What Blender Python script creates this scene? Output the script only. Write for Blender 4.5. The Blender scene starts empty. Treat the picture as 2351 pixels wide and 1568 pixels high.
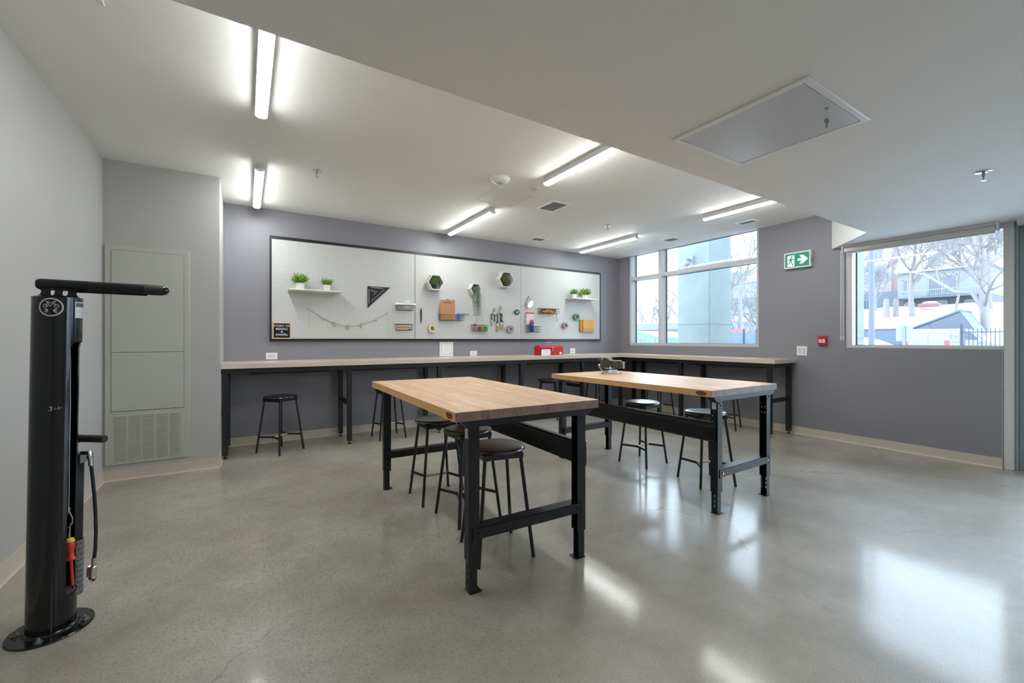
import bpy, bmesh, math, random
from mathutils import Vector, Matrix
R_ = math.radians
PI = math.pi
random.seed(7)
scene = bpy.context.scene
COL = scene.collection

# ------------------------------------------------------------------ camera
cam_d = bpy.data.cameras.new('camera')
cam = bpy.data.objects.new('camera', cam_d); COL.objects.link(cam)
cam_d.sensor_width = 36.0
cam_d.lens = 36.0 * 975.0 / 2351.0
cam_d.shift_y = -3.7 / 2351.0
cam_d.clip_start = 0.05; cam_d.clip_end = 500
cam.location = (0, 0, 1.25)
cam.rotation_euler = (PI / 2, 0, -0.5606)
scene.camera = cam

# ------------------------------------------------------------------ world, exposure
scene.view_settings.view_transform = 'Standard'
scene.view_settings.look = 'None'
scene.view_settings.gamma = 1.0
scene.view_settings.use_curve_mapping = False
scene.view_settings.exposure = 1.30
w = bpy.data.worlds.new('overcast_sky'); scene.world = w
w.use_nodes = True
nt = w.node_tree
bg = nt.nodes['Background']
SKY = (0.68, 0.825, 1.0); SKY_S = 3.75
tc = nt.nodes.new('ShaderNodeTexCoord'); sx = nt.nodes.new('ShaderNodeSeparateXYZ')
cr = nt.nodes.new('ShaderNodeValToRGB')
cr.color_ramp.elements[0].position = 0.0; cr.color_ramp.elements[0].color = (0.80, 0.88, 1.0, 1)
cr.color_ramp.elements[1].position = 0.6; cr.color_ramp.elements[1].color = SKY + (1,)
nt.links.new(tc.outputs['Generated'], sx.inputs[0]); nt.links.new(sx.outputs['Z'], cr.inputs[0])
nt.links.new(cr.outputs[0], bg.inputs[0]); bg.inputs[1].default_value = SKY_S
TUBE = 26.0          # radiance of the ceiling light diffusers
scene.cycles.max_bounces = 10
scene.cycles.diffuse_bounces = 6
scene.cycles.transparent_max_bounces = 16
scene.cycles.sample_clamp_indirect = 6.0
scene.cycles.caustics_reflective = False
scene.cycles.caustics_refractive = False

# ------------------------------------------------------------------ materials
def mat(name, col, rough=0.5, metal=0.0, noise=0.0, nscale=20.0, bump=0.0, bscale=60.0, spec=0.5, emit=None, es=0.0, coat=0.0):
    m = bpy.data.materials.new(name); m.use_nodes = True
    nt = m.node_tree; b = nt.nodes['Principled BSDF']
    b.inputs['Base Color'].default_value = (*col, 1)
    b.inputs['Roughness'].default_value = rough
    b.inputs['Metallic'].default_value = metal
    b.inputs['Specular IOR Level'].default_value = spec
    b.inputs['Coat Weight'].default_value = coat
    if emit:
        b.inputs['Emission Color'].default_value = (*emit, 1); b.inputs['Emission Strength'].default_value = es
    tc = nt.nodes.new('ShaderNodeTexCoord')
    if noise:
        n = nt.nodes.new('ShaderNodeTexNoise'); n.inputs['Scale'].default_value = nscale; n.inputs['Detail'].default_value = 5
        r = nt.nodes.new('ShaderNodeMapRange'); r.inputs['To Min'].default_value = 1 - noise; r.inputs['To Max'].default_value = 1 + noise
        mx = nt.nodes.new('ShaderNodeMix'); mx.data_type = 'RGBA'; mx.blend_type = 'MULTIPLY'; mx.inputs['Factor'].default_value = 1
        nt.links.new(tc.outputs['Object'], n.inputs['Vector']); nt.links.new(n.outputs['Fac'], r.inputs['Value'])
        mx.inputs['A'].default_value = (*col, 1); nt.links.new(r.outputs[0], mx.inputs['B'])
        nt.links.new(mx.outputs['Result'], b.inputs['Base Color'])
    if bump:
        n2 = nt.nodes.new('ShaderNodeTexNoise'); n2.inputs['Scale'].default_value = bscale
        bp = nt.nodes.new('ShaderNodeBump'); bp.inputs['Strength'].default_value = bump; bp.inputs['Distance'].default_value = 0.01
        nt.links.new(tc.outputs['Object'], n2.inputs['Vector']); nt.links.new(n2.outputs['Fac'], bp.inputs['Height'])
        nt.links.new(bp.outputs[0], b.inputs['Normal'])
    return m

def glass_mat(name, tint, ior=1.2):
    m = bpy.data.materials.new(name); m.use_nodes = True
    nt = m.node_tree; nt.nodes.clear()
    o = nt.nodes.new('ShaderNodeOutputMaterial'); t = nt.nodes.new('ShaderNodeBsdfTransparent'); g = nt.nodes.new('ShaderNodeBsdfGlossy')
    f = nt.nodes.new('ShaderNodeFresnel'); f.inputs['IOR'].default_value = ior; mx = nt.nodes.new('ShaderNodeMixShader')
    t.inputs[0].default_value = (*tint, 1); g.inputs['Roughness'].default_value = 0.0
    nt.links.new(f.outputs[0], mx.inputs[0]); nt.links.new(t.outputs[0], mx.inputs[1]); nt.links.new(g.outputs[0], mx.inputs[2])
    nt.links.new(mx.outputs[0], o.inputs[0])
    return m

def floor_mat():
    m = bpy.data.materials.new('polished_concrete'); m.use_nodes = True
    nt = m.node_tree; b = nt.nodes['Principled BSDF']; N = nt.nodes.new; L = nt.links.new
    tc = N('ShaderNodeTexCoord')
    def noise(s, d=4, rough=0.55):
        n = N('ShaderNodeTexNoise'); n.inputs['Scale'].default_value = s; n.inputs['Detail'].default_value = d
        n.inputs['Roughness'].default_value = rough; L(tc.outputs['Object'], n.inputs['Vector']); return n
    def ramp(src, stops):
        r = N('ShaderNodeValToRGB'); e = r.color_ramp.elements
        e[0].position, e[0].color = stops[0][0], (*stops[0][1], 1); e[1].position, e[1].color = stops[-1][0], (*stops[-1][1], 1)
        for p, c in stops[1:-1]:
            q = e.new(p); q.color = (*c, 1)
        L(src, r.inputs[0]); return r
    def mix(a, bb, fac, bt='MIX'):
        x = N('ShaderNodeMix'); x.data_type = 'RGBA'; x.blend_type = bt
        if isinstance(fac, float): x.inputs['Factor'].default_value = fac
        else: L(fac, x.inputs['Factor'])
        L(a, x.inputs['A']); L(bb, x.inputs['B']); return x.outputs['Result']
    big = noise(0.9, 6); mid = noise(3.0, 9, 0.7); fine = noise(150, 3, 0.8)
    base = ramp(big.outputs['Fac'], [(0.3, (0.26, 0.228, 0.185)), (0.5, (0.335, 0.305, 0.262)), (0.72, (0.40, 0.38, 0.345))])
    m1 = ramp(mid.outputs['Fac'], [(0.3, (0.72, 0.72, 0.72)), (0.7, (1.12, 1.12, 1.12))])
    c = mix(base.outputs[0], m1.outputs[0], 0.8, 'MULTIPLY')
    m2 = ramp(fine.outputs['Fac'], [(0.25, (0.45, 0.45, 0.43)), (0.5, (1, 1, 1)), (0.75, (1.6, 1.58, 1.5))])
    c = mix(c, m2.outputs[0], 0.55, 'MULTIPLY')
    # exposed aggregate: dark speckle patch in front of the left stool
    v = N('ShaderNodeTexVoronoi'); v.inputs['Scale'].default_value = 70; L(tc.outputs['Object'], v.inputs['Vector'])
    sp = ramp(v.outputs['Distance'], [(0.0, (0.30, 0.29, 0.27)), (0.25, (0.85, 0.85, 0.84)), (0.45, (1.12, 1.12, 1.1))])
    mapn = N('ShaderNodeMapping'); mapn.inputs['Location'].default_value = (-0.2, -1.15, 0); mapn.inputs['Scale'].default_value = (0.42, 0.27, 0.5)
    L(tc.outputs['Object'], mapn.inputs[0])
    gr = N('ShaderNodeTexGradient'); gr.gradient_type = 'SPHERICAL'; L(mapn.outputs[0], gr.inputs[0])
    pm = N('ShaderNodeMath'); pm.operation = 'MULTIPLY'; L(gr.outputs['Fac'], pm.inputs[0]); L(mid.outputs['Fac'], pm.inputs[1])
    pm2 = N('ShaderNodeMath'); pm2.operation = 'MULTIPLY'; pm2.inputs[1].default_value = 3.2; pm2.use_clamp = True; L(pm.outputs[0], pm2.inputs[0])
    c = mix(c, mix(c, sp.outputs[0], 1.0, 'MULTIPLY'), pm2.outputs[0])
    # hairline cracks and scuffs
    wv = noise(2.0, 5, 0.6)
    vc = N('ShaderNodeTexVoronoi'); vc.feature = 'DISTANCE_TO_EDGE'; vc.inputs['Scale'].default_value = 0.45
    dist = N('ShaderNodeMix'); dist.data_type = 'VECTOR'; dist.inputs['Factor'].default_value = 0.35
    L(tc.outputs['Object'], dist.inputs['A']); L(wv.outputs['Color'], dist.inputs['B']); L(dist.outputs['Result'], vc.inputs['Vector'])
    ck = ramp(vc.outputs['Distance'], [(0.0, (0.45, 0.42, 0.38)), (0.0012, (1, 1, 1)), (1.0, (1, 1, 1))])
    ckm = ramp(big.outputs['Fac'], [(0.52, (0, 0, 0)), (0.6, (1, 1, 1))])
    c = mix(c, mix(c, ck.outputs[0], 1.0, 'MULTIPLY'), ckm.outputs[0])
    L(c, b.inputs['Base Color'])
    rr = N('ShaderNodeMapRange'); rr.inputs['From Min'].default_value = 0.3; rr.inputs['From Max'].default_value = 0.7
    rr.inputs['To Min'].default_value = 0.085; rr.inputs['To Max'].default_value = 0.14
    L(mid.outputs['Fac'], rr.inputs['Value']); L(rr.outputs[0], b.inputs['Coat Roughness'])
    b.inputs['Specular IOR Level'].default_value = 0.5
    b.inputs['Coat Weight'].default_value = 0.55; b.inputs['Coat IOR'].default_value = 1.5
    b.inputs['Roughness'].default_value = 0.42
    bp = N('ShaderNodeBump'); bp.inputs['Strength'].default_value = 0.03; bp.inputs['Distance'].default_value = 0.02
    L(mid.outputs['Fac'], bp.inputs['Height']); L(bp.outputs[0], b.inputs['Normal']); L(bp.outputs[0], b.inputs['Coat Normal'])
    return m

def peg_mat():
    m = bpy.data.materials.new('white_pegboard'); m.use_nodes = True
    nt = m.node_tree; b = nt.nodes['Principled BSDF']; N = nt.nodes.new; L = nt.links.new
    tc = N('ShaderNodeTexCoord'); sp = N('ShaderNodeSeparateXYZ'); L(tc.outputs['Object'], sp.inputs[0])
    def M(op, a, bb=None):
        x = N('ShaderNodeMath'); x.operation = op
        if isinstance(a, (int, float)): x.inputs[0].default_value = a
        else: L(a, x.inputs[0])
        if bb is not None:
            if isinstance(bb, (int, float)): x.inputs[1].default_value = bb
            else: L(bb, x.inputs[1])
        return x.outputs[0]
    def cell(s):
        f = M('FRACT', M('ADD', M('DIVIDE', s, 0.0254), 100.0)); d = M('SUBTRACT', f, 0.5); return M('MULTIPLY', d, d)
    d = M('SQRT', M('ADD', cell(sp.outputs['X']), cell(sp.outputs['Z'])))
    h = M('LESS_THAN', d, 0.135)
    mx = N('ShaderNodeMix'); mx.data_type = 'RGBA'; L(h, mx.inputs['Factor'])
    mx.inputs['A'].default_value = (0.57, 0.575, 0.56, 1); mx.inputs['B'].default_value = (0.09, 0.085, 0.08, 1)
    L(mx.outputs['Result'], b.inputs['Base Color']); b.inputs['Roughness'].default_value = 0.45
    return m

def wood_mat(name, c0, c1, c2, axis='Y', block=0.045, rough=0.42, seglen=0.9, end=False):
    """butcher block: narrow staves along one axis, each with its own tone, fine grain inside"""
    m = bpy.data.materials.new(name); m.use_nodes = True
    nt = m.node_tree; b = nt.nodes['Principled BSDF']; N = nt.nodes.new; L = nt.links.new
    tc = N('ShaderNodeTexCoord'); mp = N('ShaderNodeMapping'); L(tc.outputs['Object'], mp.inputs[0])
    if axis == 'Y': mp.inputs['Rotation'].default_value = (0, 0, PI / 2)
    br = N('ShaderNodeTexBrick'); L(mp.outputs[0], br.inputs['Vector'])
    br.inputs['Scale'].default_value = 1.0; br.inputs['Brick Width'].default_value = seglen; br.inputs['Row Height'].default_value = block
    br.inputs['Mortar Size'].default_value = 0.0006; br.inputs['Bias'].default_value = 0.0; br.offset = 0.37
    br.inputs['Color1'].default_value = (*c0, 1); br.inputs['Color2'].default_value = (*c1, 1); br.inputs['Mortar'].default_value = (*[x * 0.8 for x in c0], 1)
    n = N('ShaderNodeTexNoise'); mp2 = N('ShaderNodeMapping'); L(tc.outputs['Object'], mp2.inputs[0])
    mp2.inputs['Scale'].default_value = (14, 1.6, 14) if axis == 'Y' else (1.6, 14, 14)
    if end: mp2.inputs['Scale'].default_value = (30, 4, 6)
    L(mp2.outputs[0], n.inputs['Vector']); n.inputs['Scale'].default_value = 3; n.inputs['Detail'].default_value = 6; n.inputs['Distortion'].default_value = 0.6
    cr = N('ShaderNodeValToRGB'); L(n.outputs['Fac'], cr.inputs[0])
    cr.color_ramp.elements[0].position = 0.32; cr.color_ramp.elements[0].color = (*c2, 1)
    cr.color_ramp.elements[1].position = 0.60; cr.color_ramp.elements[1].color = (1, 1, 1, 1)
    mx = N('ShaderNodeMix'); mx.data_type = 'RGBA'; mx.blend_type = 'MULTIPLY'; mx.inputs['Factor'].default_value = 0.8
    L(br.outputs['Color'], mx.inputs['A']); L(cr.outputs[0], mx.inputs['B']); L(mx.outputs['Result'], b.inputs['Base Color'])
    b.inputs['Roughness'].default_value = rough
    return m

def brick_mat(name, c0, c1, mo, sc=1.0):
    m = bpy.data.materials.new(name); m.use_nodes = True
    nt = m.node_tree; b = nt.nodes['Principled BSDF']; N = nt.nodes.new; L = nt.links.new
    tc = N('ShaderNodeTexCoord'); mp = N('ShaderNodeMapping'); mp.inputs['Rotation'].default_value = (PI / 2, 0, PI / 2)
    L(tc.outputs['Object'], mp.inputs[0]); br = N('ShaderNodeTexBrick'); L(mp.outputs[0], br.inputs['Vector'])
    br.inputs['Scale'].default_value = sc; br.inputs['Color1'].default_value = (*c0, 1); br.inputs['Color2'].default_value = (*c1, 1); br.inputs['Mortar'].default_value = (*mo, 1)
    L(br.outputs['Color'], b.inputs['Base Color']); b.inputs['Roughness'].default_value = 0.9
    return m

MT = dict(
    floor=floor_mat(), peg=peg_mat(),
    white_wall=mat('white_wall_paint', (0.42, 0.418, 0.408), 0.6, noise=0.015, nscale=2, bump=0.03, bscale=300),
    grey_wall=mat('grey_wall_paint', (0.235, 0.230, 0.262), 0.5, noise=0.02, nscale=3, bump=0.04, bscale=350),
    ceil=mat('ceiling_paint', (0.86, 0.86, 0.835), 0.7, noise=0.012, nscale=2, bump=0.03, bscale=200),
    ceil_low=mat('low_ceiling_paint', (0.85, 0.86, 0.85), 0.7, noise=0.012, nscale=2, bump=0.03, bscale=200),
    base=mat('vinyl_baseboard', (0.52, 0.46, 0.39), 0.45, noise=0.02),
    alu=mat('pale_aluminium_paint', (0.58, 0.59, 0.59), 0.35, noise=0.01),
    alu_teal=mat('grey_teal_frame_paint', (0.30, 0.36, 0.38), 0.35, noise=0.01),
    gasket=mat('window_gasket', (0.03, 0.05, 0.07), 0.6),
    glass=glass_mat('window_glass', (0.93, 0.97, 0.98)),
    blackmetal=mat('black_powder_coat', (0.006, 0.0075, 0.009), 0.36, noise=0.1, nscale=60, spec=0.4),
    framemetal=mat('black_frame_paint', (0.008, 0.009, 0.011), 0.45, noise=0.1, nscale=60),
    stool=mat('satin_black_stool_paint', (0.012, 0.013, 0.014), 0.30, noise=0.08, nscale=40),
    seatpaint=mat('satin_black_seat', (0.010, 0.011, 0.012), 0.24, noise=0.08, nscale=40, spec=1.0),
    glossblack=mat('gloss_black_enamel', (0.006, 0.007, 0.007), 0.12, noise=0.1, nscale=30, coat=0.0),
    shade_liner=mat('matte_black_shade_liner', (0.004, 0.004, 0.004), 0.9, noise=0.1, spec=0.1),
    rubber=mat('black_rubber', (0.015, 0.015, 0.014), 0.6, noise=0.05),
    dowel=mat('pale_wood_dowel', (0.60, 0.36, 0.20), 0.5, noise=0.12, nscale=25),
    top1=wood_mat('butcher_block_top', (0.68, 0.43, 0.25), (0.79, 0.56, 0.37), (0.78, 0.62, 0.46), 'Y'),
    edge1=mat('butcher_block_side', (0.68, 0.39, 0.165), 0.45, noise=0.22, nscale=9),
    end1=wood_mat('butcher_block_end_grain', (0.23, 0.155, 0.12), (0.30, 0.21, 0.165), (0.60, 0.5, 0.45), 'Y', end=True),
    stamp=mat('burnt_stamp', (0.05, 0.022, 0.012), 0.7, noise=0.1), stamp2=mat('scorched_wood', (0.30, 0.11, 0.04), 0.6, noise=0.2, nscale=60),
    laminate=mat('beige_laminate', (0.66, 0.55, 0.455), 0.22, noise=0.02, nscale=30),
    chrome=mat('bright_steel', (0.62, 0.63, 0.63), 0.25, 1.0, noise=0.03), steel=mat('dull_steel', (0.33, 0.34, 0.35), 0.38, 0.9, noise=0.06, nscale=50),
    vise=mat('grey_vise_paint', (0.045, 0.042, 0.037), 0.4, noise=0.1, nscale=50),
    viselight=mat('ground_steel', (0.42, 0.46, 0.50), 0.35, 0.25, noise=0.05),
    whiteplastic=mat('white_plastic', (0.80, 0.80, 0.80), 0.35, noise=0.01), whitemetal=mat('white_painted_metal', (0.66, 0.67, 0.67), 0.35, noise=0.01),
    panelpaint=mat('cream_panel_paint', (0.44, 0.45, 0.405), 0.45, noise=0.01), louvregap=mat('louvre_shadow_grey', (0.33, 0.335, 0.31), 0.7), panelgap=mat('panel_gap', (0.10, 0.10, 0.09), 0.7),
    bright=mat('bright_white_metal', (0.90, 0.91, 0.92), 0.35, noise=0.01), hatch=mat('brushed_hatch_panel', (0.72, 0.75, 0.79), 0.28, 0.25, noise=0.02, nscale=4),
    slot=mat('dark_slot', (0.03, 0.03, 0.03), 0.7), vent=mat('vent_grille_grey', (0.30, 0.30, 0.29), 0.5, noise=0.03),
    shelf=mat('white_shelf_board', (0.74, 0.73, 0.70), 0.4, noise=0.01), hexw=mat('white_hexagon_board', (0.66, 0.64, 0.62), 0.45, noise=0.01),
    pot=mat('white_ceramic', (0.74, 0.71, 0.68), 0.35, noise=0.01), blackpot=mat('black_plastic_pot', (0.02, 0.022, 0.022), 0.5, noise=0.05),
    leaf=mat('bright_green_leaf', (0.16, 0.33, 0.035), 0.5, noise=0.35, nscale=30), leaf2=mat('olive_green_leaf', (0.13, 0.24, 0.04), 0.5, noise=0.35, nscale=30),
    darkgrass=mat('dark_green_grass', (0.11, 0.24, 0.02), 0.5, noise=0.4, nscale=30), ivy=mat('grey_green_ivy', (0.15, 0.22, 0.15), 0.6, noise=0.35, nscale=60),
    wire=mat('dark_wire', (0.05, 0.05, 0.055), 0.4, 0.6), wirew=mat('pale_wire', (0.45, 0.45, 0.44), 0.4, 0.3),
    peg_frame=mat('black_board_frame', (0.012, 0.013, 0.014), 0.35, noise=0.05),
    kraft=mat('clipboard_hardboard', (0.47, 0.245, 0.115), 0.5, noise=0.06, nscale=30), gold=mat('gold_paper', (0.62, 0.33, 0.05), 0.5, noise=0.04),
    blue=mat('blue_plastic', (0.03, 0.18, 0.62), 0.4), bluecan=mat('blue_can', (0.02, 0.045, 0.30), 0.3), yellow=mat('yellow_print', (0.85, 0.65, 0.03), 0.4),
    red=mat('red_plastic', (0.72, 0.05, 0.03), 0.35, noise=0.03), redbox=mat('red_enamel', (0.50, 0.012, 0.018), 0.32, noise=0.03), redalarm=mat('fire_alarm_red', (0.60, 0.01, 0.01), 0.35, noise=0.03),
    orange=mat('orange_plastic', (0.85, 0.25, 0.05), 0.4), green=mat('green_print', (0.05, 0.42, 0.10), 0.4), browncan=mat('brown_jar', (0.26, 0.15, 0.09), 0.4),
    greentape=mat('green_tape', (0.08, 0.24, 0.12), 0.45), greytape=mat('grey_tape', (0.27, 0.27, 0.30), 0.4), cream=mat('masking_tape', (0.64, 0.54, 0.36), 0.6, noise=0.05), blacktape=mat('black_tape', (0.025, 0.025, 0.028), 0.35),
    tapecore=mat('pale_cardboard_core', (0.48, 0.46, 0.44), 0.7), bristle=mat('brush_bristle', (0.34, 0.28, 0.16), 0.8, noise=0.3, nscale=200),
    clearbag=mat('cloudy_plastic_bag', (0.68, 0.67, 0.66), 0.3), visor=mat('lilac_clear_plastic', (0.60, 0.63, 0.82), 0.2),
    string=mat('jute_string', (0.20, 0.16, 0.11), 0.9), pegwood=mat('clothes_peg_wood', (0.58, 0.41, 0.26), 0.6, noise=0.05),
    letterblack=mat('letter_board_felt', (0.008, 0.010, 0.008), 0.9), letterwood=mat('light_oak_frame', (0.62, 0.44, 0.28), 0.5, noise=0.05), white=mat('white_letter', (0.85, 0.85, 0.83), 0.5),
    exitgreen=mat('exit_sign_green', (0.004, 0.22, 0.12), 0.2, emit=(0.0, 0.30, 0.17), es=0.10), exitwhite=mat('exit_sign_white', (0.72, 0.80, 0.80), 0.25, emit=(0.6, 0.75, 0.78), es=0.25),
    decal=mat('pale_grey_decal', (0.52, 0.52, 0.53), 0.4), ghost=mat('faint_grey_print', (0.55, 0.55, 0.58), 0.4),
    steelink=mat('silver_print', (0.50, 0.50, 0.50), 0.4), cable=mat('grey_cable', (0.40, 0.39, 0.38), 0.35, 0.3),
    perf=mat('grey_perforated_sleeve', (0.20, 0.205, 0.215), 0.4, 0.3), label=mat('white_instruction_label', (0.62, 0.64, 0.68), 0.3),
    tube=mat('lit_diffuser', (0.9, 0.9, 0.9), 0.4, emit=(0.94, 0.965, 0.945), es=TUBE),
    # outside
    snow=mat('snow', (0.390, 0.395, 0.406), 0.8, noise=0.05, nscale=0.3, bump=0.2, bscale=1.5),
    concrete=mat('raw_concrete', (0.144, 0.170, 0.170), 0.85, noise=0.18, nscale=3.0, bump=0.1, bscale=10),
    bark=mat('pale_bark', (0.192, 0.178, 0.174), 0.9, noise=0.15, nscale=6), barkd=mat('winter_bark', (0.178, 0.174, 0.178), 0.9, noise=0.15, nscale=6),
    brick=brick_mat('red_brick', (0.230, 0.120, 0.115), (0.260, 0.145, 0.135), (0.32, 0.28, 0.30), 2.0), orangebrick=brick_mat('orange_brick', (0.205, 0.124, 0.093), (0.36, 0.23, 0.18), (0.3, 0.25, 0.22), 3.0),
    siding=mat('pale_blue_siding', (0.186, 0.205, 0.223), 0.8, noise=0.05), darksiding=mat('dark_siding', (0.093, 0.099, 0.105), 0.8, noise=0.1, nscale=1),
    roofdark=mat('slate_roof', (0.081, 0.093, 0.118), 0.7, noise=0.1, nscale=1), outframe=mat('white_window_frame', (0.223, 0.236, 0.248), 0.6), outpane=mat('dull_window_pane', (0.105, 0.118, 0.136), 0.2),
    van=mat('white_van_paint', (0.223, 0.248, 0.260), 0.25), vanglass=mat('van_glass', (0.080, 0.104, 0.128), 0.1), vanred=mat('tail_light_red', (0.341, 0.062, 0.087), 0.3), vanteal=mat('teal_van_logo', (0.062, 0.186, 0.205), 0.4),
    tyre=mat('tyre_rubber', (0.031, 0.031, 0.031), 0.8), pole=mat('grey_blue_pole', (0.087, 0.096, 0.124), 0.5), iron=mat('black_iron', (0.028, 0.034, 0.056), 0.5),
    lilac=mat('lilac_fascia', (0.143, 0.155, 0.198), 0.6), tarp=mat('green_tarp', (0.10, 0.17, 0.15), 0.6, noise=0.1, nscale=2), bluecont=mat('blue_grey_sheet', (0.087, 0.115, 0.155), 0.6, noise=0.1, nscale=2), pink=mat('pink_red_paint', (0.223, 0.087, 0.105), 0.6), bluepaint=mat('blue_paint', (0.050, 0.087, 0.223), 0.6),
    signback=mat('sign_plate', (0.192, 0.217, 0.236), 0.5),
)

# ------------------------------------------------------------------ mesh helpers
class MB:
    def __init__(s): s.v = []; s.f = []; s.T = None
    def _add(s, vs, fs):
        n = len(s.v)
        if s.T is not None: vs = [s.T @ Vector(p) for p in vs]
        s.v += [tuple(p) for p in vs]; s.f += [tuple(i + n for i in f) for f in fs]; return s
    def box(s, x0, x1, y0, y1, z0, z1):
        if x0 > x1: x0, x1 = x1, x0
        if y0 > y1: y0, y1 = y1, y0
        if z0 > z1: z0, z1 = z1, z0
        return s._add([(x0, y0, z0), (x1, y0, z0), (x1, y1, z0), (x0, y1, z0), (x0, y0, z1), (x1, y0, z1), (x1, y1, z1), (x0, y1, z1)],
                      [(0, 3, 2, 1), (4, 5, 6, 7), (0, 1, 5, 4), (1, 2, 6, 5), (2, 3, 7, 6), (3, 0, 4, 7)])
    def prism(s, poly, axis, a, b):
        def P(u, v, t): return {'x': (t, u, v), 'y': (u, t, v), 'z': (u, v, t)}[axis]
        ar = sum(poly[i][0] * poly[(i + 1) % len(poly)][1] - poly[(i + 1) % len(poly)][0] * poly[i][1] for i in range(len(poly)))
        if (ar < 0) != (axis == 'y'): poly = poly[::-1]
        if a > b: a, b = b, a
        n = len(poly)
        vs = [P(u, v, a) for u, v in poly] + [P(u, v, b) for u, v in poly]
        fs = [tuple(range(n))[::-1], tuple(range(n, 2 * n))] + [(i, (i + 1) % n, n + (i + 1) % n, n + i) for i in range(n)]
        return s._add(vs, fs)
    def cyl(s, p0, p1, r0, r1=None, n=16, caps=True):
        r1 = r0 if r1 is None else r1
        return s.tube([p0, p1], [r0, r1], n, caps)
    def tube(s, pts, r, n=8, caps=True, flat=1.0):
        pts = [Vector(p) for p in pts]; rs = r if isinstance(r, (list, tuple)) else [r] * len(pts)
        vs = []; fs = []; prev = None
        for i, p in enumerate(pts):
            t = (pts[min(i + 1, len(pts) - 1)] - pts[max(i - 1, 0)])
            t = t.normalized() if t.length > 1e-9 else Vector((0, 0, 1))
            if prev is None:
                a = Vector((0, 0, 1)) if abs(t.z) < 0.9 else Vector((1, 0, 0)); u = (a - t * a.dot(t)).normalized()
            else: u = (prev - t * prev.dot(t)).normalized()
            prev = u; v = t.cross(u)
            for k in range(n):
                q = 2 * PI * k / n; vs.append(p + (u * math.cos(q) * flat + v * math.sin(q)) * rs[i])
        for i in range(len(pts) - 1):
            for k in range(n):
                a = i * n + k; b = i * n + (k + 1) % n; fs.append((a, b, b + n, a + n))
        if caps: fs += [tuple(range(n))[::-1], tuple(range((len(pts) - 1) * n, len(pts) * n))]
        return s._add(vs, fs)
    def lathe(s, prof, n=24, c=(0, 0, 0), axis='z'):
        vs = []; fs = []
        for r, h in prof:
            for k in range(n):
                q = 2 * PI * k / n; x, y = r * math.cos(q), r * math.sin(q)
                p = {'z': (x, y, h), 'y': (x, -h, y), 'x': (h, x, y)}[axis]; vs.append((p[0] + c[0], p[1] + c[1], p[2] + c[2]))
        m = len(prof)
        for i in range(m - 1):
            for k in range(n):
                a = i * n + k; b = i * n + (k + 1) % n; fs.append((a, b, b + n, a + n))
        fs += [tuple(range(n))[::-1], tuple(range((m - 1) * n, m * n))]
        return s._add(vs, fs)
    def face(s, vs): return s._add(vs, [tuple(range(len(vs)))])

def P(name, mb, m, parent=None, bevel=0.0, label=None, kind=None, smooth=0.6, loc=None):
    me = bpy.data.meshes.new(name); me.from_pydata(mb.v, [], mb.f)
    me.materials.append(MT[m] if isinstance(m, str) else m)
    if smooth:
        me.polygons.foreach_set('use_smooth', [True] * len(me.polygons)); me.update(); me.set_sharp_from_angle(angle=smooth)
    me.update()
    o = bpy.data.objects.new(name, me); COL.objects.link(o)
    if parent: o.parent = parent
    if loc: o.location = loc
    if bevel:
        b = o.modifiers.new('bevel', 'BEVEL'); b.width = bevel; b.segments = 2; b.limit_method = 'ANGLE'; b.angle_limit = 0.7
    if label: o['label'] = label
    if kind: o['kind'] = kind
    return o
def tag(o, label, cat, group=None, kind=None):
    o['label'] = label; o['category'] = cat
    if group: o['group'] = group
    if kind: o['kind'] = kind
    return o
def thing(name, label, cat, loc=(0, 0, 0), rz=0, group=None):
    o = bpy.data.objects.new(name, None); COL.objects.link(o); o.location = loc; o.rotation_euler = (0, 0, rz)
    o.empty_display_size = 0.05
    return tag(o, label, cat, group)
def kids(o): return [c for c in bpy.data.objects if c.parent == o]
def copy_tree(o, parent=None):
    c = o.copy(); COL.objects.link(c)
    if parent: c.parent = parent
    for ch in kids(o): copy_tree(ch, c)
    return c
def struct(name, mb, m, bevel=0.0): return P(name, mb, m, None, bevel, kind='structure', smooth=0.3)
def box(*a): return MB().box(*a)

def text_mesh(body, size, mb, org, u, v, spacing=1.0):
    """adds flat letters (slightly raised) to mb; org = centre, u/v = right and up vectors"""
    cu = bpy.data.curves.new('letters', 'FONT'); cu.body = body; cu.size = size; cu.align_x = 'CENTER'; cu.align_y = 'CENTER'; cu.extrude = 0.0004; cu.space_character = spacing
    cu.offset = size * 0.012; cu.resolution_u = 3
    ob = bpy.data.objects.new('letters', cu); COL.objects.link(ob)
    me = bpy.data.meshes.new_from_object(ob.evaluated_get(bpy.context.evaluated_depsgraph_get()))
    u = Vector(u); v = Vector(v); n = u.cross(v); o = Vector(org)
    mb._add([o + u * p.co.x + v * p.co.y + n * p.co.z for p in me.vertices], [tuple(f.vertices) for f in me.polygons])
    bpy.data.objects.remove(ob); bpy.data.curves.remove(cu); bpy.data.meshes.remove(me)

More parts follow.
